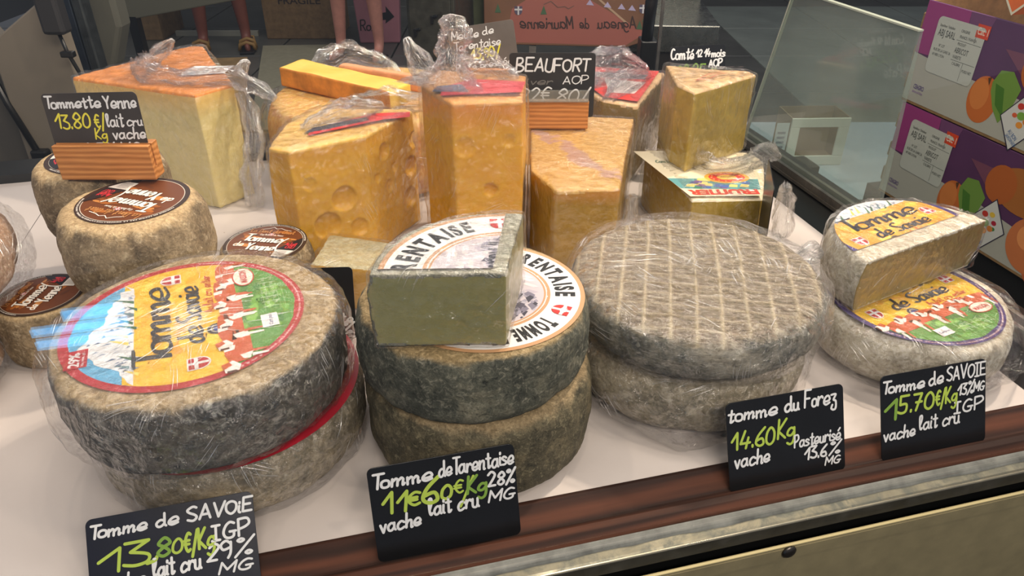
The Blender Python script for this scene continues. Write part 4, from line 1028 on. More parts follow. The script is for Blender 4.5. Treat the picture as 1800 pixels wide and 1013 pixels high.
# M wedge with colourful label and N block on top
hm = .078
m_, mc = block('cheese_wedge', 'olive-yellow cheese wedge with a colourful label ending in TIER, wrapped, under the tall comte block', [(.175, .925), (.206, .768), (.288, .772), (.322, .885), (.315, .91)], hm, [('paste', paste_mat('green_gold_paste', (184, 154, 50), (198, 168, 68), .32, None, 10, .3)), ('rind', plain('cream_label_paper', (228, 214, 180), .5))], top_rind(hm, .0025, 60, .0003), None, .0024, FILM, 40, amp=.002)
F = Flat(); rnd = random.Random(4)
F.poly([(0, 0), (.082, 0), (.104, .13), (-.042, .14)], flatm((226, 214, 184)), 1)
F.poly([(-.006, .022), (.086, .016), (.092, .046), (-.016, .052)], flatm((90, 148, 150)), 2)
for _ in range(22):
    x = rnd.uniform(0, .08); y = rnd.uniform(.02, .046); F.poly([(x, y), (x + .01, y - .002), (x + .012, y + .005), (x + .004, y + .007)], flatm(rnd.choice([(110, 80, 140), (60, 120, 96), (226, 200, 120), (70, 100, 160)])), 3)
F.poly(circle(.056, .052, .027, .017, 32), flatm((236, 170, 70)), 4); F.poly(circle(.056, .052, .022, .0135, 32), flatm((214, 58, 48)), 5); F.poly(circle(.056, .052, .012, .007, 24), flatm((240, 190, 90)), 6)
for q in range(14): F.poly(circle(.056 + .0185 * math.cos(q * .449), .052 + .0112 * math.sin(q * .449), .0012, .001, 6), flatm((246, 210, 120)), 6)
F.items.extend([([(.086 - p[0], .0165 - p[1]) for p in t], m, z) for t, m, z in Flat().text('FRUITIER', .004, .086, 0, .013, flatm((196, 62, 50)), 5, 0, .05).items])
F.script("Comte de Savoie AOP", -.02, .05, .10, .008, flatm((60, 110, 90)), .14, 5)
F.build('paper_label', m_, 1, (.204 - mc.x, .772 - mc.y, hm + .0030), .03)
tuft('film_fold', m_, [(-.015, .10, .082), (-.035, .02, .088), (-.012, -.012, .088), (.025, .0, .086), (.06, .04, .086), (.082, .05, .078)], [.006, .012, .012, .010, .012, .006], FILM_LOOSE, 18)
tuft('film_fold', m_, [(.058, -.055, .08), (.068, -.04, .06), (.074, -.03, .03), (.076, -.03, .004)], [.007, .010, .011, .009], FILM_LOOSE, 20)
hn = .098
n_, nc = block('cheese_wedge', 'tall yellow comte block with a printed tan rind, standing on the colourful-label wedge', [(.196, .872), (.211, .842), (.302, .915), (.296, .935), (.198, .965)], hn, [('paste', paste_mat('straw_paste', (176, 148, 56), (196, 168, 76), .3, None, 9, .3)), ('rind', plain('printed_tan_rind', (206, 170, 120), .6, var=.2, scale=60))], top_rind(hn, .003, 60, .0004), None, .0021, FILM_TIGHT, 41, z0=.0812, amp=.0014)
F = Flat(); 
for r in range(7):
    for q in range(8):
        x = -.036 + q * .012 + r * .002; y = -.012 + r * .0095
        if x < .05 - max(0, -y) * 2 and y < .045 and x * .8 - .012 < y + .022 and x > -.04: F.stroke([(x, y), (x + .006, y + .002)], .0011, flatm((112, 96, 92)), 1)
for dx in (0, .012): F.stroke([(-.02, -.022), (-.012 + dx, -.012), (.0 + dx, .004), (.018 + dx, .014)], .0016, flatm((196, 104, 78)), 2)
F.build('rind_print', n_, 1, (0, 0, hn + .0022), 0)

# O low rect piece
o_, oc = block('cheese_wedge', 'low yellow cheese piece with a dusty rind, left of the quarter wedge', [(-.212, .668), (-.138, .655), (-.126, .715), (-.206, .738)], .052, [('paste', paste_mat('mustard_paste', (214, 166, 76), (226, 182, 92), .4)), ('rind', rind_mat('dusty_rind', ((176, 158, 110), (196, 180, 132), (214, 200, 158)), ((168, 160, 124), (196, 186, 148), (216, 206, 172)), 40))], lambda c, n: 1 if n.z > .6 else 0, None, .0024, FILM_TIGHT, 42, amp=.001)

# ================================================================== PRICE CARDS
M_card = plain('black_slate_card', (13, 15, 20), .32, var=.3, scale=20)
M_card_blue = plain('night_blue_card', (10, 16, 34), .32, var=.3, scale=20)
M_card_worn = plain('smeared_slate_card', (62, 57, 54), .4, var=.22, scale=22)
M_holder = wood_mat('pine_block', (176, 112, 56), (216, 152, 88), 26, (.10, 1, 1), .45, 2.2)
M_acryl = glass_mat('clear_acrylic', 235, 1.0, .25)
def rrect(w_, h_, r, n=5):
    P = []
    for cx, cy, a0 in ((w_ - r, h_ - r, 0), (r, h_ - r, PI / 2), (r, r, PI), (w_ - r, r, 1.5 * PI)):
        P += [(cx + r * math.cos(a0 + PI / 2 * i / n), cy + r * math.sin(a0 + PI / 2 * i / n)) for i in range(n + 1)]
    return P
def card(label, BL, BR, up, hgt, lines, mat=M_card, wid=None, group=None, pen=.15):
    BL = Vector(BL); ex = Vector(BR) - BL; W = wid or ex.length; Mf = frame(ex, up, BL)
    r = thing('price_card', label, 'price card', mat=Mf, group=group)
    MB().prism(rrect(W, hgt, .0045), -.0009, 0).build('card', mat, r, bevel=.0002)
    F = Flat()
    for ln in lines:
        tx, x0, x1, y, h, c = ln[:6]; rot = ln[6] if len(ln) > 6 else 0
        m = {'w': M_CHALK, 'g': M_LIME, 'd': M_LIME_DK, 'y': plain('chalk_yellow', (222, 214, 70), .7), 'f': plain('chalk_faint', (110, 106, 102), .8)}[c]
        F.script(tx, x0 * W, x1 * W, y * hgt, h * hgt, m, (ln[7] if len(ln) > 7 else pen) * 1.12, 3, rot, jit=.035)
    F.build('handwriting', r)
    return r
def upv(dv, dz): return V * dv + Vector((0, 0, dz))
# front row, standing in the groove
card('dark blue price card reading 13,80 at the front left, before the red-edged cheese', uv(-.1965, .3562, -.006), uv(-.0885, .3562, -.006), upv(.043, .049), .0655, [
    ('Tomme de SAVOiE', .02, .985, .80, .135, 'w', 0, .17), ('1', .05, .17, .44, .24, 'g', 0, .12), ('3', .20, .34, .46, .24, 'g', 0, .12), (',', .35, .39, .49, .16, 'g', 0, .2), ('8', .40, .47, .50, .17, 'd', 0, .17), ('0', .49, .54, .51, .14, 'g', 0, .17),
    ('€/Kg', .56, .74, .50, .20, 'g', 0, .13), ('IGP', .73, .96, .56, .16, 'w', 0, .15), ('vache', .02, .32, .26, .15, 'w', 0, .14), ('lait cru', .37, .65, .31, .17, 'w', 0, .14), ('29', .69, .83, .36, .17, 'w', 0, .14), ('%', .86, .96, .37, .16, 'w', 0, .14), ('MG', .75, .95, .21, .11, 'w', 0, .18)], M_card_blue)
card('black price card reading 11€60, before the two dark tarentaise wheels', uv(-.0085, .3560, -.006), uv(.0965, .3560, -.006), upv(.0225, .066), .0735, [
    ('Tomme', .02, .42, .775, .155, 'w', 0, .15), ('deTarentaise', .47, .985, .79, .17, 'w', 0, .12), ('11', .07, .22, .50, .22, 'g', 0, .13), ('€', .23, .32, .54, .13, 'g', 0, .2), ('6', .34, .44, .54, .25, 'g', 0, .14), ('0', .47, .53, .55, .14, 'g', 0, .2),
    ('€', .56, .62, .58, .13, 'g', 0, .15), ('/', .60, .68, .50, .22, 'g', 0, .1), ('Kg', .65, .78, .55, .17, 'd', 0, .15), ('28%', .80, .98, .59, .14, 'w', 0, .16), ('vache', .04, .31, .32, .16, 'w', 0, .14), ('lait cru', .38, .72, .40, .17, 'w', 0, .13), ('MG', .79, .97, .42, .12, 'w', 0, .16)])
card('black price card reading 14.60 Kg, before the grid-marked grey cheese', uv(.2675, .3560, -.008), uv(.3715, .3560, -.008), upv(.027, .062), .0735, [
    ('tomme', .01, .42, .79, .15, 'w', 0, .15), ('du', .49, .61, .80, .15, 'w', 0, .16), ('Forez', .66, .93, .80, .18, 'w', 0, .12), ('14.60', .03, .38, .47, .19, 'g', 0, .13), ('Kg', .42, .56, .50, .20, 'g', 0, .12),
    ('vache', .05, .34, .27, .17, 'w', 0, .13), ('Pasteurisé', .56, .96, .37, .14, 'w', 0, .13), ('13.6', .64, .83, .21, .14, 'w', 0, .15), ('%', .86, .95, .22, .13, 'w', 0, .15), ('MG', .82, .95, .10, .09, 'w', 0, .18)])
card('black price card reading 15.70, at the front right before the purple-edged cheese', uv(.4060, .3560, -.008), uv(.5085, .3560, -.008), upv(.027, .063), .0735, [
    ('Tomme', .01, .40, .79, .14, 'w', 0, .16), ('de', .45, .58, .80, .16, 'w', 0, .14), ('SAVOIE', .62, .99, .81, .15, 'w', 0, .13), ('1', .03, .13, .48, .24, 'd', 0, .14), ('5.70', .15, .48, .53, .19, 'g', 0, .14), ('€/Kg', .51, .71, .55, .18, 'g', 0, .13),
    ('13%', .72, .87, .62, .13, 'w', 0, .15), ('MG', .88, .98, .63, .11, 'w', 0, .16), ('IGP', .69, .97, .41, .14, 'w', 0, .15), ('vache', .02, .31, .24, .15, 'w', 0, .14), ('lait cru', .36, .74, .29, .16, 'w', 0, .13)])
# dark card between the front left stack and the tarentaise stack
card('black price card half hidden between the two front left cheese stacks', (-.2590, .598, .002), (-.1560, .604, .002), (-.001, .025, .07), .074, [
    ('l', .48, .54, .80, .18, 'w', 0, .12), ('13,80', .05, .45, .50, .18, 'g', 0, .13), ('€/', .50, .62, .58, .16, 'g', 0, .10), ('Kg', .66, .84, .42, .22, 'g', 0, .11), ('vache', .3, .6, .2, .15, 'w', 0, .13), ('te', .86, .97, .24, .13, 'w', 0, .16), ('%', .86, .96, .10, .13, 'w', 0, .18), ('MG', .70, .97, .0, .11, 'w', 0, .16)])
# card + wooden block on the rear brown-label cheese
def block_card(kind, label_b, label_c, x0, x1, Y0, z0, bh, bd, card_args, yaw=0.0, screws=True):
    r = thing('wooden_card_holder', label_b, 'card holder', (x0, Y0, z0), yaw)
    W = x1 - x0
    MB().prism([(0, 0), (bd, 0), (bd, bh), (.0086, bh), (.0086, bh * .34), (.0060, bh * .34), (.0060, bh), (0, bh)], 0, W, Mx).build('wood_block', M_holder, r, bevel=.0006)
    Mr = Matrix.Translation((x0, Y0, z0)) @ Matrix.Rotation(yaw, 4, 'Z')
    P = lambda p: Mr @ Vector(p)
    c = card_args; lean = c['lean']
    card(label_c, P((c['off'], .0072, bh * .36)), P((c['off'] + c['w'], .0072, bh * .36 + c.get('tilt', 0))), Mr.to_3x3() @ Vector((-c.get('tilt', 0) * 8, lean, 1)), c['h'] , c['lines'], c['mat'])
    return r
block_card('t', 'small pine card holder on the rear brown-label cheese', 'grey price card reading 13.80 in the pine holder, above the brown-label cheeses', -.4335, -.3425, .660, .1505, .034, .020,
    dict(off=-.001, w=.089, h=.068, lean=.10, tilt=.002, mat=M_card_worn, lines=[('Tommette', .02, .60, .80, .15, 'w', 0, .15), ('Yenne', .64, .97, .79, .17, 'w', 0, .13), ('13.80', .07, .43, .52, .20, 'y', 0, .11), ('€/', .49, .60, .53, .18, 'y', 0, .12), ('lait', .62, .79, .53, .18, 'w', 0, .11), ('cru', .83, .99, .54, .14, 'w', 0, .13), ('Kg', .46, .58, .36, .14, 'y', 0, .13), ('vache', .65, .99, .36, .16, 'w', 0, .13), ('30.5', .25, .50, .17, .13, 'w', 0, .17), ('%', .54, .62, .17, .13, 'w', 0, .16), ('MG', .69, .90, .17, .14, 'w', 0, .13)]), .0)
block_card('b', 'pine card holder with a clear clip, on the tan speckled cheese', 'dark price card with BEAUFORT in large white letters, in a pine holder', .0125, .0975, .918, .1085, .036, .020,
    dict(off=-.016, w=.108, h=.080, lean=.12, tilt=0, mat=plain('dusty_slate_card', (36, 34, 33), .4, var=.35, scale=16), lines=[('BEAUFORT', .08, .93, .72, .19, 'w', 0, .13), ('hiver', .10, .5, .52, .11, 'f', 0, .13), ('AOP', .63, .92, .53, .12, 'w', 0, .12), ('22€', .13, .48, .26, .20, 'w', 0, .11), ('80/', .56, .93, .25, .19, 'w', 0, .12)]))
ac = tag(MB().box((0, -.004, 0), (.083, -.0022, .015)).box((0, -.004, .0), (.083, .006, .0015)).build('clear_clip', M_acryl), 'clear plastic clip along the foot of the BEAUFORT card', 'clip')
ac.location = (.0135, .918, .1445 + .0002)
block_card('m', 'pine card holder behind the knotted cheese, left of the BEAUFORT card', 'tilted grey price card reading 13,90, behind and left of the BEAUFORT card', -.064, .000, 1.085, .108, .030, .020,
    dict(off=-.020, w=.096, h=.074, lean=.20, tilt=.014, mat=plain('pale_grey_slate_card', (96, 88, 82), .4, var=.15, scale=18), lines=[('Meule', .05, .45, .78, .15, 'w', 0, .13), ('de', .52, .68, .80, .15, 'w', 0, .13), ('Tarentaise', .07, .76, .57, .16, 'w', 0, .12), ('13,90/', .30, .74, .37, .18, 'y', 0, .15), ('Pâte pressée', .05, .9, .18, .14, 'w', 0, .12), ('cuite', .08, .36, .03, .12, 'w', 0, .12)]))
tb = tag(MB().box((-.045, 1.06, 0), (.035, 1.13, .107)).build('cheese_support', paste_mat('gold_paste', (206, 150, 60), (220, 170, 84), .4), bevel=.003), 'golden cheese block under the rear pine card holder, mostly hidden', 'cheese'); tb.name = 'cheese_block'
card('black price card reading 20,25, behind the tall comte block', (.222, 1.005, .094), (.302, 1.022, .094), (-.012, .03, .1), .094, [
    ('Comté', .02, .42, .82, .15, 'w', 0, .14), ('12', .47, .57, .84, .10, 'w', 0, .18), ('14', .61, .72, .84, .10, 'w', 0, .18), ('mois', .75, .99, .83, .11, 'w', 0, .17), ('AOP', .70, .94, .69, .10, 'w', 0, .2), ('20,25', .12, .62, .56, .17, 'd', 0, .12), ('€/Kg', .63, .90, .50, .16, 'd', 0, .12), ('Pate', .03, .40, .33, .17, 'w', 0, .14)])
card('black price card seen edge-on, left of the half wheel', (.272, .690, .0), (.290, .770, .0), (-.004, 0, .1), .128, [('20,25', .1, .8, .5, .12, 'w', 0, .12), ('lait cru', .1, .8, .3, .10, 'w', 0, .14), ('Tomme', .1, .8, .75, .12, 'w', 0, .14)])

# ================================================================== BEYOND THE END GLASS: fruit crates
def crate(label, u0, v1, v0, z0, h, depth=.30):
    # long printed side faces the case (towards -u); local x runs along -v, y up, z out of the print
    Mf = frame(-V, (0, 0, 1), uv(u0, v1, z0)); r = thing('apricot_crate', label, 'crate', mat=Mf)
    Lx = v1 - v0; kraft = plain('kraft_cardboard', (142, 112, 74), .8, var=.15, scale=60)
    pur = plain('purple_print', (92, 56, 94), .45, var=.12, scale=4)
    P = [(0, 0), (Lx, 0), (Lx, h), (Lx * .66, h), (Lx * .62, h - .022), (Lx * .42, h - .022), (.165, h - .004), (.0, h)]
    MB().prism([(0, .004), (Lx, .004), (Lx, h), (.0, h)], -.005, 0).build('side_panel', pur, r, bevel=.0006)
    MB().box((0, .004, -depth), (.005, h, -.005)).build('end_panel', kraft, r); MB().box((Lx - .005, .004, -depth), (Lx, h, -.005)).build('end_panel', kraft, r)
    MB().box((0, 0, -depth), (Lx, .004, 0)).build('bottom_panel', kraft, r); MB().box((0, .004, -depth), (Lx, h, -depth + .005)).build('side_panel', kraft, r)
    for k, zc in enumerate((h * .12, h * .40, h * .72)): MB().box((-.006, zc, -.012), (.001, zc + h * .16, -.001)).build('corner_tab', kraft, r, bevel=.002)
    F = Flat()
    F.poly([(.0, h * .50), (.09, h * .52), (.085, h), (.0, h)], flatm((150, 62, 120)), 1).poly([(.09, h * .80), (.12, h * .78), (.13, h), (.085, h)], flatm((112, 70, 108)), 1)
    F.poly([(.0, .004), (Lx, .004), (Lx, h * .20), (.30, h * .36), (.20, h * .42), (.09, h * .44), (.0, h * .50)], flatm((176, 176, 164)), 2)
    F.poly([(.16, h * .78), (.30, h * .80), (Lx, h * .92), (Lx, h * .60), (.2, h * .60)], flatm((118, 72, 92)), 1)
    F.poly(circle(.262, h * .70, .052, .032, 28), flatm((170, 106, 52)), 3).poly(circle(.222, h * .68, .026, .028, 22), flatm((180, 98, 48)), 4).poly(circle(.33, h * .66, .05, .034, 28), flatm((190, 132, 78)), 4)
    # big apricot with leaf
    F.poly(circle(.150, h * .30, .026, .033, 32), flatm((198, 108, 52)), 4).poly(circle(.143, h * .34, .016, .022, 24), flatm((212, 128, 66)), 5).poly([(.149, h * .50), (.155, h * .52), (.154, h * .44)], flatm((90, 60, 40)), 6)
    F.poly([(.158, h * .48), (.166, h * .60), (.186, h * .62), (.206, h * .50), (.200, h * .30), (.188, h * .16), (.172, h * .26), (.160, h * .40)], flatm((112, 148, 66)), 5).poly([(.164, h * .48), (.180, h * .46), (.192, h * .22), (.174, h * .30)], flatm((72, 118, 44)), 6)
    # right hand apricots
    F.poly(circle(.300, h * .30, .040, .040, 36), flatm((202, 120, 72)), 5).poly(circle(.350, h * .18, .056, .042, 36), flatm((192, 104, 66)), 4).poly(circle(.292, h * .36, .018, .018, 20), flatm((232, 152, 92)), 6)
    # address sticker
    st = rrect(.092, .082, .008); ox, oy = .030, h * .36
    F.poly([(ox + p[0], oy + p[1]) for p in st], flatm((190, 194, 184)), 7)
    g = flatm((92, 96, 92)); 
    F.text('Expediteur / Emballeur', ox + .006, ox + .036, oy + .068, .004, g, 8).text('ABJ SARL', ox + .006, ox + .040, oy + .055, .010, g, 8).text('ORIGINE', ox + .048, ox + .064, oy + .068, .004, g, 8).text('FRANCE / FRANCIA', ox + .048, ox + .080, oy + .060, .004, g, 8)
    F.text('PRODUIT', ox + .048, ox + .064, oy + .050, .004, g, 8).text('ABRICOT', ox + .046, ox + .072, oy + .039, .008, g, 8).text('VARIETE', ox + .046, ox + .062, oy + .031, .005, g, 8).text('N° LOT', ox + .014, ox + .026, oy + .040, .004, g, 8)
    F.text('RUE DE LA GARE 26', ox + .006, ox + .040, oy + .033, .004, g, 8).text('69 000 LYON', ox + .006, ox + .030, oy + .026, .004, g, 8).text('CALIBRE', ox + .048, ox + .064, oy + .022, .004, g, 8).text('POIDS NET', ox + .070, ox + .088, oy + .016, .004, g, 8)
    F.rect(ox + .044, oy + .056, ox + .090, oy + .0566, g, 8).rect(ox + .044, oy + .028, ox + .090, oy + .0286, g, 8).rect(ox + .068, oy + .002, ox + .0686, oy + .028, g, 8).rect(ox + .076, oy + .058, ox + .0766, oy + .074, g, 8)
    F.rect(.104, h * .80, .127, h * .92, flatm((214, 74, 44)), 7).text('Cat. 1', .106, .125, h * .83, .010, flatm((240, 220, 200)), 8)
    F.text('CEAGRO', .018, .040, h * .16, .007, flatm((90, 70, 130)), 7).text('abricots de France', .018, .040, h * .12, .004, flatm((150, 120, 170)), 7)
    # diamond sticker with little fruits
    cx, cy, q = .222, h * .26, .034
    dm = [(cx - q * .95, cy - q * .1), (cx - q * .1, cy - q * 1.25), (cx + q * .95, cy + q * .1), (cx + q * .1, cy + q * 1.25)]
    F.poly([(cx + (p[0] - cx) * 1.06, cy + (p[1] - cy) * 1.06) for p in dm], flatm((50, 44, 66)), 7).poly(dm, flatm((208, 210, 204)), 8)
    for fx, fy, fr, c in ((-.2, .5, .16, (196, 60, 50)), (.15, .6, .14, (226, 190, 70)), (.35, .3, .13, (176, 40, 60)), (-.05, .15, .2, (120, 168, 70)), (.25, .0, .16, (214, 130, 60)), (-.35, .1, .12, (214, 96, 60)), (.0, -.2, .16, (228, 150, 60)), (.4, .05, .1, (70, 130, 70))): F.poly(circle(cx + fx * q, cy + fy * q, fr * q, fr * q * .8, 14), flatm(c), 9)
    F.text('AU BON', cx - .4 * q, cx + .12 * q, cy - .6 * q, .006, flatm((70, 110, 160)), 9, -.5).text('JARDINIER', cx - .45 * q, cx + .2 * q, cy - .78 * q, .005, flatm((70, 110, 160)), 9, -.5)
    F.build('printed_side', r, dz=.0001)
    return r
crate('purple apricot crate, lower of the two outside the end glass', .90, .984, .40, -.093, .155)
crate('purple apricot crate, upper of the two outside the end glass', .90, .990, .40, .064, .153)
# support under crates, crate above
st_ = tag(MB().box((.905, .35, FZ), (1.28, 1.02, -.096)).build('crate_stand', plain('dark_stand', (22, 22, 24), .5)), 'black stand under the purple apricot crates', 'stand'); st_.matrix_world = Muv
oc_ = thing('orange_box', 'orange printed box corner hanging over the upper apricot crate', 'box', mat=frame((-V * .72 + Vector((0, 0, .69))), (V * .69 + Vector((0, 0, .72))), uv(.895, .835, .226)))
MB().box((0, 0, -.12), (.30, .05, 0)).build('carton', plain('orange_carton', (232, 112, 50), .5, var=.1), oc_, bevel=.001)
Flat().rect(0, 0, .30, .003, flatm((220, 214, 190)), 1).rect(0, 0, .003, .05, flatm((220, 214, 190)), 1).build('pale_edge', oc_)
# pale table with white window box and dark carton
tbl = tag(MB().box((.50, 1.33, -.215), (.98, 1.78, -.185)).build('side_table', plain('pale_blue_laminate', (168, 182, 196), .3)), 'pale blue-white side table beyond the end glass', 'table')
for a_, b_ in ((.53, 1.36), (.95, 1.36), (.53, 1.75), (.95, 1.75)):
    l = MB().box((a_ - .015, b_ - .015, FZ), (a_ + .015, b_ + .015, -.2151)).build('leg', M_steel, tbl)
wbx = thing('white_window_box', 'white cardboard box with a square window, standing on the pale side table', 'box', mat=frame((1, .04, 0), (0, 0, 1), (.588, 1.5, -.1845)) @ Matrix.Scale(.76, 4))
_m = MB()
for a_, b_ in (((0, 0), (.165, .028)), ((0, .112), (.165, .138)), ((0, .028), (.026, .112)), ((.135, .028), (.165, .112))): _m.box((a_[0], a_[1], -.006), (b_[0], b_[1], 0))
_m.build('window_front', plain('white_card', (196, 202, 196), .5), wbx, bevel=.0015)
MB().box((0, 0, -.11), (.165, .003, -.006)).box((0, .003, -.11), (.003, .138, -.006)).box((.162, .003, -.11), (.165, .138, -.006)).box((.003, .003, -.11), (.162, .138, -.107)).build('carton', plain('brown_inner_card', (120, 104, 80), .8), wbx)
for k in range(7): MB().box((-.034, .01 + k * .014, -.003), (-.012, .016 + k * .014, -.0022)).build('printed_bar', plain('blue_grey_print', (96, 110, 130), .6), wbx)
MB().box((-.040, .0, -.004), (-.004, .125, -.003)).build('side_flap', plain('pale_flap', (176, 188, 196), .5), wbx)
dk = tag(MB().box((.0, .0, 0), (.16, .12, .10)).build('dark_carton', plain('dark_carton', (44, 42, 38), .7), bevel=.004), 'dark brown carton on the pale side table, left of the white window box', 'box'); dk.matrix_world = Matrix.Translation((.535, 1.36, -.1845)) @ Matrix.Rotation(.2, 4, 'Z') @ Matrix.Scale(.5, 4)

# ================================================================== LEFT MACHINE AND BACKGROUND
M_lg = plain('beige_grey_casing', (122, 114, 102), .5, var=.06, scale=5)
mach = thing('weighing_machine', 'beige-grey machine casing with dark hinges, behind the case at upper left', 'machine', mat=frame((1, 0, 0), (0, 0, 1), (0, 1.30, 0)))
MB().prism([(-.91, .115), (-.900, .075), (-.905, -.11), (-.77, -.03), (-.765, .04), (-.770, .205)][::-1], -.03, 0).build('casing_panel', M_lg, mach, bevel=.003)
MB().prism([(-1.10, -.30), (-.92, -.30), (-.90, .10), (-.97, .22), (-1.10, .22)], -.08, -.04).build('side_casing', plain('grey_casing', (86, 82, 76), .5), mach, bevel=.004)
MB().box((-.885, -.13, .0), (-.855, -.065, .02)).build('hinge', M_black, mach, bevel=.004)
MB().tube([(-.875, -.07, .01), (-.905, .02, .0), (-.93, .12, -.01)], .006, 8).build('hinge_arm', M_black, mach, smooth=True)
plug = thing('power_plug', 'dark plug and black cable hanging at the upper left', 'plug', mat=frame((1, 0, 0), (0, 0, 1), (0, 1.26, 0)))
MB().box((-.765, .150, -.01), (-.728, .235, .02)).build('plug_body', plain('dark_grey_plug', (38, 38, 40), .5), plug, bevel=.006)
MB().tube([(-.746, .150, .005), (-.742, .12, .005), (-.734, .09, .004), (-.727, .06, 0), (-.718, .04, -.005), (-.70, -.03, -.02)], .0032, 8).build('cable', M_black, plug, smooth=True)
MB().box((-.752, .112, .0), (-.730, .122, .012)).build('cable_clip', M_black, plug, bevel=.002)
bars = thing('steel_column', 'blue-grey steel column behind the hanging cable', 'column', (-.962, 1.62, -.5))
for k, (x, wd, c) in enumerate(((-.012, .018, (96, 96, 92)), (.012, .010, (132, 140, 146)), (.030, .018, (84, 96, 112)), (.054, .020, (104, 110, 112)))):
    MB().box((x, -.01 - .008 * (k % 2), -.36), (x + wd, .02, .8)).build('column_face', metal_mat('column_steel_%s' % 'abcd'[k], c, .4, (20, 20, 1)), bars, bevel=.003)
rp = thing('rounded_cover', 'grey rounded machine cover right of the steel column', 'cover', mat=frame((1, 0, 0), (0, 0, 1), (0, 1.7, 0)))
MB().prism([(-.950, .28), (-.955, -.05), (-.94, -.08), (-.905, -.02), (-.870, .06), (-.868, .28)], -.06, 0).build('cover_shell', plain('grey_cover', (92, 92, 84), .45, var=.08, scale=5), rp, bevel=.01)
MB().tube([(-.915, .16, .002), (-.905, .135, .002), (-.890, .14, .002), (-.885, .165, .002)], .002, 6).build('wire', M_black, rp)
ut = thing('hanging_tray', 'grey slanting tray edge hanging at the top left centre', 'tray', mat=frame((1, 0, 0), (0, 0, 1), (0, 3.0, 0)))
MB().prism([(-1.50, -.192), (-1.46, -.196), (-1.06, -.128), (-1.00, -.10), (-1.0, .35), (-1.50, .35)], -.05, 0).build('tray_side', plain('grey_tray', (112, 110, 94), .5), ut, bevel=.004)
MB().box((-1.50, -.9, -.04), (-1.465, -.19, 0)).build('tray_post', M_black, ut)
kraft = plain('brown_cardboard', (116, 92, 62), .8, var=.15, scale=25)
def carton(label, x, y, z, lx, ly, lz, rz, text=None, mat=None):
    r = thing('cardboard_box', label, 'box', (x, y, z), rz)
    MB().box((0, 0, 0), (lx, ly, lz)).build('carton', mat or kraft, r, bevel=.006)
    MB().box((0, ly * .46, lz), (lx, ly * .54, lz + .002)).build('tape', plain('packing_tape', (150, 128, 96), .3), r)
    if text: 
        fr_ = empty('print_frame'); bpy.data.objects.remove(fr_)
        F = Flat().text(text, lx * .22, lx * .80, -.07, .048, flatm((40, 28, 22)), 1); o = F.build('printed_word', r); o.rotation_euler = (PI / 2, 0, 0); o.location = (0, -.001, lz * .5)
    return r
carton('brown cardboard box with FRAGILE printed on its side, on the floor behind', -1.76, 5.46, FZ, .52, .4, .62, math.radians(0), 'FRAGILE')
carton('narrow brown cardboard box on the floor at the left behind', -2.64, 5.42, FZ, .15, .4, .6, 0)
sh = tag(MB().prism([(-1.96, 4.90), (-1.58, 3.55), (-1.33, 3.55), (-1.74, 4.93)], FZ, FZ + .012).build('cardboard_sheet', plain('tan_cardboard', (140, 114, 74), .8, var=.12, scale=12)), 'flat tan cardboard sheet on the floor below the sandals', 'cardboard')
sh = tag(MB().prism([(-1.72, 5.22), (-1.31, 3.55), (-.96, 3.55), (-1.28, 5.25)], FZ, FZ + .014).build('floor_mat', plain('pale_grey_board', (128, 124, 104), .6, var=.06)), 'flat pale grey-beige mat on the floor right of the tan cardboard', 'mat')
pb = tag(MB().box((-2.45, 5.55, FZ), (-1.85, 5.58, FZ + .035)).build('skirting_rail', plain('pale_rail', (150, 148, 134), .5)), 'thin pale rail on the floor behind the sandalled legs', 'rail')
# steel cabinet
cab = thing('steel_cabinet', 'steel cabinet with two dark latches, behind the knotted cheese', 'cabinet', (-.262, 1.92, -.86), math.radians(-6))
M_cab = metal_mat('dull_steel', (92, 92, 84), .45, (1, 1, 20), .15)
MB().box((0, 0, 0), (.122, .3, 1.2)).build('cabinet_body', M_cab, cab, bevel=.004)
MB().box((.006, -.006, .30), (.112, 0, 1.19)).build('door', M_cab, cab, bevel=.003)
for x, z in ((.022, .868), (.066, .900)):
    MB().box((x - .004, -.016, z - .016), (x + .003, -.006, z + .004)).tube([(x, -.012, z), (x + .014, -.016, z + .004)], .004, 8).build('latch', M_black, cab, bevel=.001)
gs = tag(MB().box((0, 0, 0), (.10, .02, 1.3)).build('green_panel', plain('khaki_green_panel', (98, 106, 76), .6, var=.1)), 'khaki-green upright panel between the steel cabinet and the pink sign', 'panel'); gs.location = (-.125, 2.3, -.86)
# sign seen from behind, reversed writing
sg = thing('shop_sign', 'brown and pink sign seen from behind, its writing reversed, below crosses and small fir trees', 'sign', mat=frame((1, 0, 0), (0, .12, 1), (0, 2.2, 0)))
SP = [(-.08, -.095), (.33, -.105), (.395, -.085), (.412, -.01), (.375, .06), (.30, .20), (-.08, .20)]
MB().prism(SP, -.012, 0).build('sign_board', plain('brown_sign', (128, 88, 62), .5, var=.1, scale=6), sg, bevel=.002)
F = Flat(); F.poly([(-.02, -.09), (.328, -.10), (.385, -.065), (.20, .035), (.10, .06), (.0, .0)], flatm((168, 98, 86)), 1)
F.poly([(.21, .05), (.214, .053), (.332, -.038), (.328, -.042)], flatm((190, 160, 130)), 2)
dkk = flatm((62, 40, 36))
T0 = Flat(); T0.script('Agneau', 0, .110, 0, .030, dkk, .13, 3).script('de', .135, .16, 0, .028, dkk, .13, 3).script('Maurienne', .18, .33, 0, .032, dkk, .13, 3)
F.items += [([(.355 - p[0], -.052 + p[1]) for p in t][::-1], m, z) for t, m, z in T0.items]
for x, y in ((.018, -.004), (.372, .0)): shield(F, x, y, .011, 0, (92, 84, 108), 4, False)
for x, y in ((.09, -.005), (.38, -.025), (.365, -.045), (-.04, -.0)): F.poly([(x - .009, y - .01), (x + .009, y - .01), (x, y + .014)], flatm((70, 104, 72)), 4)
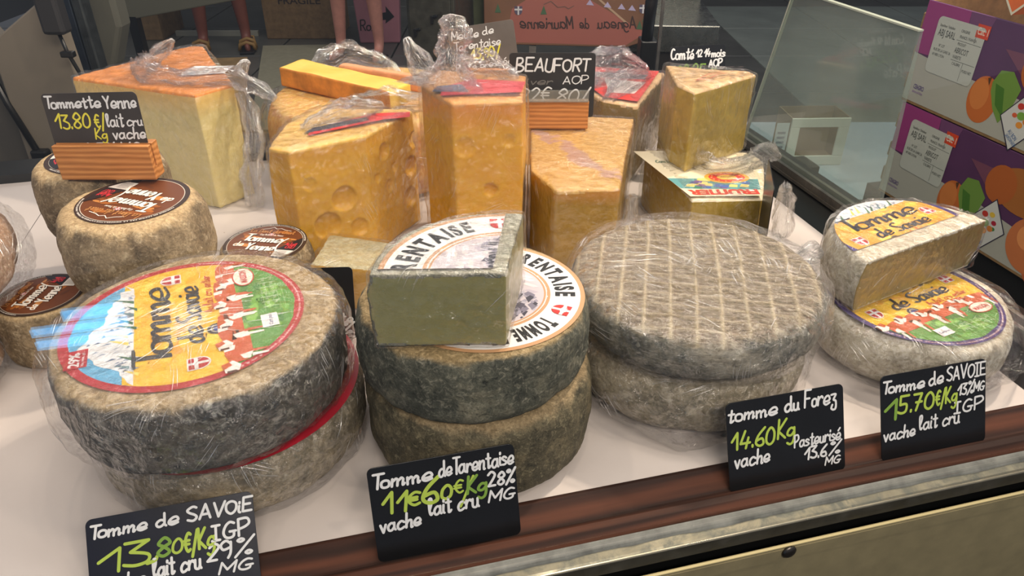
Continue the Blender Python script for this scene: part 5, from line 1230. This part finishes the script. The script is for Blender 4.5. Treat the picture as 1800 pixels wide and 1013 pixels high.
for x in (.21, .26, .30, .33): F.poly([(x, .012 - (x - .2) * .12), (x + .01, .026 - (x - .2) * .12), (x + .022, .010 - (x - .2) * .12)], flatm((190, 180, 214)), 4)
F.stroke([(.09, .012), (.11, .02), (.13, .004), (.15, .006), (.16, .0), (.175, .008)], .002, flatm((110, 84, 74)), 4)
F.build('sign_print', sg, dz=.0003)
MB().box((.05, -.10, -.02), (.07, -1.0, -.014)).build('sign_post', M_steel, sg)
hd = tag(MB().tube([(.288, 1.62, .052), (.290, 1.62, .13), (.297, 1.62, .165), (.30, 1.62, .195)], [.012, .013, .009, .008], 14).build('black_handle', M_black, smooth=True), 'upright black handle between the pink sign and the comte card', 'handle')
hd.name = 'black_lever'; hd['category'] = 'lever'
lvb = MB().box((.275, 1.61, -.86), (.31, 1.66, .052)).build('lever_post', M_black, hd, bevel=.003)
ss = thing('steel_counter', 'shiny steel counter with a dark front, behind the comte card', 'counter', (.46, 2.32, -.86), math.radians(-4))
MB().box((-.13, -.05, .72), (.16, .5, .80)).build('counter_top', metal_mat('bright_steel', (150, 152, 146), .25, (1, 20, 1)), ss, bevel=.004)
MB().box((-.12, -.03, 0), (.15, .48, .72)).build('counter_body', plain('dark_counter_front', (34, 32, 28), .5), ss)
MB().box((-.12, .3, .80), (.15, .33, 1.1)).build('splashback', metal_mat('splash_steel', (128, 132, 128), .3, (1, 1, 20)), ss)
glp = tag(MB().box((0, 0, 0), (.008, .008, 1.2)).build('steel_upright', M_steel), 'thin steel upright in front of the shiny steel counter', 'upright'); glp.location = (.405, 2.1, -.86)
dc = thing('black_plinth', 'dark plinth with a black curved lid, behind the wrapped cheeses', 'plinth', (-.42, 2.55, FZ), math.radians(3))
MB().box((0, 0, 0), (.62, .5, .28)).build('plinth_body', plain('dark_plinth', (40, 42, 38), .4, var=.1), dc, bevel=.02)
MB().box((.03, .03, .281), (.5, .45, .31)).build('plinth_lid', plain('black_lid', (20, 20, 20), .3), dc, bevel=.015)

# people behind (lower legs in view)
def person(label, x, y, rz, skin, shirt, shorts, shoe, stance=.16, sandal=True):
    r = thing('person', label, 'person', (x, y, FZ), rz)
    J = {}; pts = []; rad = []; ed = []
    def p(c, rr, par=None):
        pts.append(c); rad.append(rr)
        if par is not None: ed.append((par, len(pts) - 1))
        return len(pts) - 1
    pel = p((0, 0, .96), (.15, .11)); sp1 = p((0, 0, 1.15), (.13, .10), pel); sp2 = p((0, 0, 1.36), (.15, .10), sp1); nk = p((0, .0, 1.50), (.055, .055), sp2); hd_ = p((0, -.01, 1.58), (.075, .085), nk); p((0, -.01, 1.70), (.075, .09), hd_)
    for s in (-1, 1):
        hp = p((s * .09, 0, .88), (.088, .088), pel); kn = p((s * (.09 + stance * .25), -.02, .50), (.058, .06), hp); cf = p((s * (.1 + stance * .35), .01, .36), (.052, .056), kn); an = p((s * (.1 + stance * .5), .01, .09), (.033, .036), cf)
        hl_2 = p((s * (.1 + stance * .5), -.02, .045), (.036, .034), an); bl = p((s * (.11 + stance * .55), -.13, .028), (.040, .022), hl_2); p((s * (.115 + stance * .55), -.18, .024), (.034, .016), bl)
        sh = p((s * .18, 0, 1.40), (.055, .055), sp2); el = p((s * .23, .03, 1.12), (.042, .042), sh); wr = p((s * .24, -.06, .88), (.026, .03), el); pm = p((s * .24, -.08, .82), (.034, .018), wr)
        for k in range(4): f1_ = p((s * .24 + (k - 1.5) * .017, -.09, .775), (.009, .009), pm); p((s * .24 + (k - 1.5) * .017, -.085, .735 + .006 * abs(k - 1.5)), (.007, .007), f1_)
        t1 = p((s * .24 - s * .0, -.118, .83), (.011, .011), pm); p((s * .24, -.132, .795), (.008, .008), t1)
    me = bpy.data.meshes.new('body'); me.from_pydata(pts, ed, []); me.materials.append(plain('skin_%d' % skin[0], skin, .55, var=.06))
    o = bpy.data.objects.new('body', me); COL.objects.link(o); o.parent = r
    m = o.modifiers.new('skin', 'SKIN'); m.use_smooth_shade = True
    for i, v in enumerate(me.skin_vertices[0].data): v.radius = rad[i]; v.use_root = (i == 0)
    s2 = o.modifiers.new('sub', 'SUBSURF'); s2.levels = 1; s2.render_levels = 1
    # clothes as lofts
    def loft(name, rings, mat):
        vs, fs, n = [], [], 20
        for (cx, cy, z, a, b) in rings:
            for k in range(n): q = 2 * PI * k / n; vs.append((cx + a * math.cos(q), cy + b * math.sin(q), z))
        for i in range(len(rings) - 1):
            for k in range(n): A = i * n + k; B = i * n + (k + 1) % n; fs.append((A, B, B + n, A + n))
        return mesh(name, vs, fs, mat, r, smooth=True)
    loft('shirt', [(0, 0, .92, .185, .14), (0, 0, 1.15, .165, .13), (0, 0, 1.36, .20, .13), (0, 0, 1.46, .14, .09), (0, 0, 1.49, .075, .07)], shirt)
    for s in (-1, 1):
        loft('shorts_leg', [(s * .085, 0, .98, .11, .13), (s * .10, 0, .80, .112, .118), (s * (.10 + stance * .15), -.01, .60, .098, .10)], shorts)
        loft('sleeve', [(s * .17, 0, 1.45, .05, .06), (s * .195, .005, 1.34, .068, .066), (s * .215, .02, 1.22, .062, .06)], shirt)
        fx = s * (.11 + stance * .52)
        MB().prism([(fx - .045, -.215), (fx + .045, -.215), (fx + .052, -.12), (fx + .038, .03), (fx - .038, .03), (fx - .052, -.12)], -.002, .018).build('sandal_sole', M_black, r, bevel=.004)
        if sandal:
            for yy, zz in ((-.135, .062), (-.075, .075)):
                MB().tube([(fx - .05, yy, .012), (fx - .042, yy, zz * .8), (fx, yy, zz), (fx + .042, yy, zz * .8), (fx + .05, yy, .012)], .014, 8).build('sandal_strap', shoe, r, smooth=True)
            MB().tube([(fx - .036, .02, .03), (fx - .03, .05, .06), (fx + .03, .05, .06), (fx + .036, .02, .03)], .009, 8).build('sandal_strap', shoe, r, smooth=True)
    loft('hair', [(0, .0, 1.60, .083, .095), (0, .005, 1.70, .095, .11), (0, .0, 1.76, .078, .09), (0, 0, 1.79, .02, .02)], plain('dark_hair', (40, 30, 24), .6))
    hd2 = MB(); 
    for s in (-1, 1): hd2.tube([(s * .03, -.088, 1.665), (s * .03, -.094, 1.665)], [.010, .006], 10)
    hd2.build('eyes', M_black, r)
    MB().prism([(-.012, 1.615), (.012, 1.615), (.004, 1.66), (-.004, 1.66)], .085, .112, Matrix(((1, 0, 0, 0), (0, 0, -1, 0), (0, 1, 0, 0), (0, 0, 0, 1)))).build('nose', plain('skin_%d' % skin[0], skin, .55), r, bevel=.004)
    MB().box((-.022, -.092, 1.592), (.022, -.085, 1.600)).build('mouth', plain('lips', (150, 80, 74), .5), r, bevel=.002)
    return r
person('person in tan strapped sandals, only bare lower legs showing behind the work table', -1.965, 5.20, math.radians(12), (110, 58, 44), plain('navy_shirt', (40, 46, 70), .8), plain('dark_shorts', (40, 42, 44), .8), plain('tan_leather', (132, 100, 48), .6), .08)
person('barefoot person with pale legs in front of the pink bag', -1.0, 4.97, math.radians(-8), (186, 128, 112), plain('white_shirt', (190, 186, 180), .8), plain('rust_shorts', (120, 66, 44), .8), plain('brown_leather', (80, 50, 34), .6), .06, False)
bag = thing('pink_bag', 'pink shopping bag with a black arrow and dark script, behind the pale legs', 'bag', (-.93, 5.34, FZ), math.radians(2))
MB().prism([(-.14, 0), (.14, .0), (.165, .45), (-.17, .45)], 0, .1, Matrix(((1, 0, 0, 0), (0, 0, 1, 0), (0, 1, 0, 0), (0, 0, 0, 1)))).build('bag_body', plain('pink_bag', (168, 112, 122), .5, var=.06, scale=6), bag, bevel=.01)
MB().tube([(-.07, .05, .45), (-.06, .05, .60), (.06, .05, .60), (.07, .05, .45)], .008, 8).build('bag_handle', plain('bag_cord', (120, 70, 80), .6), bag, smooth=True)
F = Flat(); F.poly([(.0, .20), (.06, .21), (.06, .25), (.115, .18), (.05, .135), (.055, .16), (.0, .16)][::-1], flatm((24, 22, 28)), 1); F.script('Rosé', -.125, .02, .09, .07, flatm((40, 26, 30)), .12, 1)
o = F.build('bag_print', bag, dz=.001); o.rotation_euler = (PI / 2, 0, 0); o.location = (0, -.002, 0)

# blue-lit display on the customer side, mirrored in the front glass
bd = thing('blue_display', 'small blue-lit display board on the customer side, mirrored in the front glass', 'display', mat=frame(-U, (0, 0, 1), uv(-.375, -.50, -.315)))
MB().box((0, 0, -.03), (.16, .085, -.001)).box((.06, -.545, -.03), (.09, 0, -.01)).build('housing', M_black, bd, bevel=.002)
_b = NT('blue_backlight'); _b.bsdf((0.02, .1, .3, 1), .4, emis=(.05, .50, 1.0, 1), es=15.0)
MB().box((.006, .008, -.001), (.154, .026, .0006)).box((.006, .034, -.001), (.154, .050, .0006)).box((.006, .058, -.001), (.10, .078, .0006)).build('lit_strip', _b.m, bd)
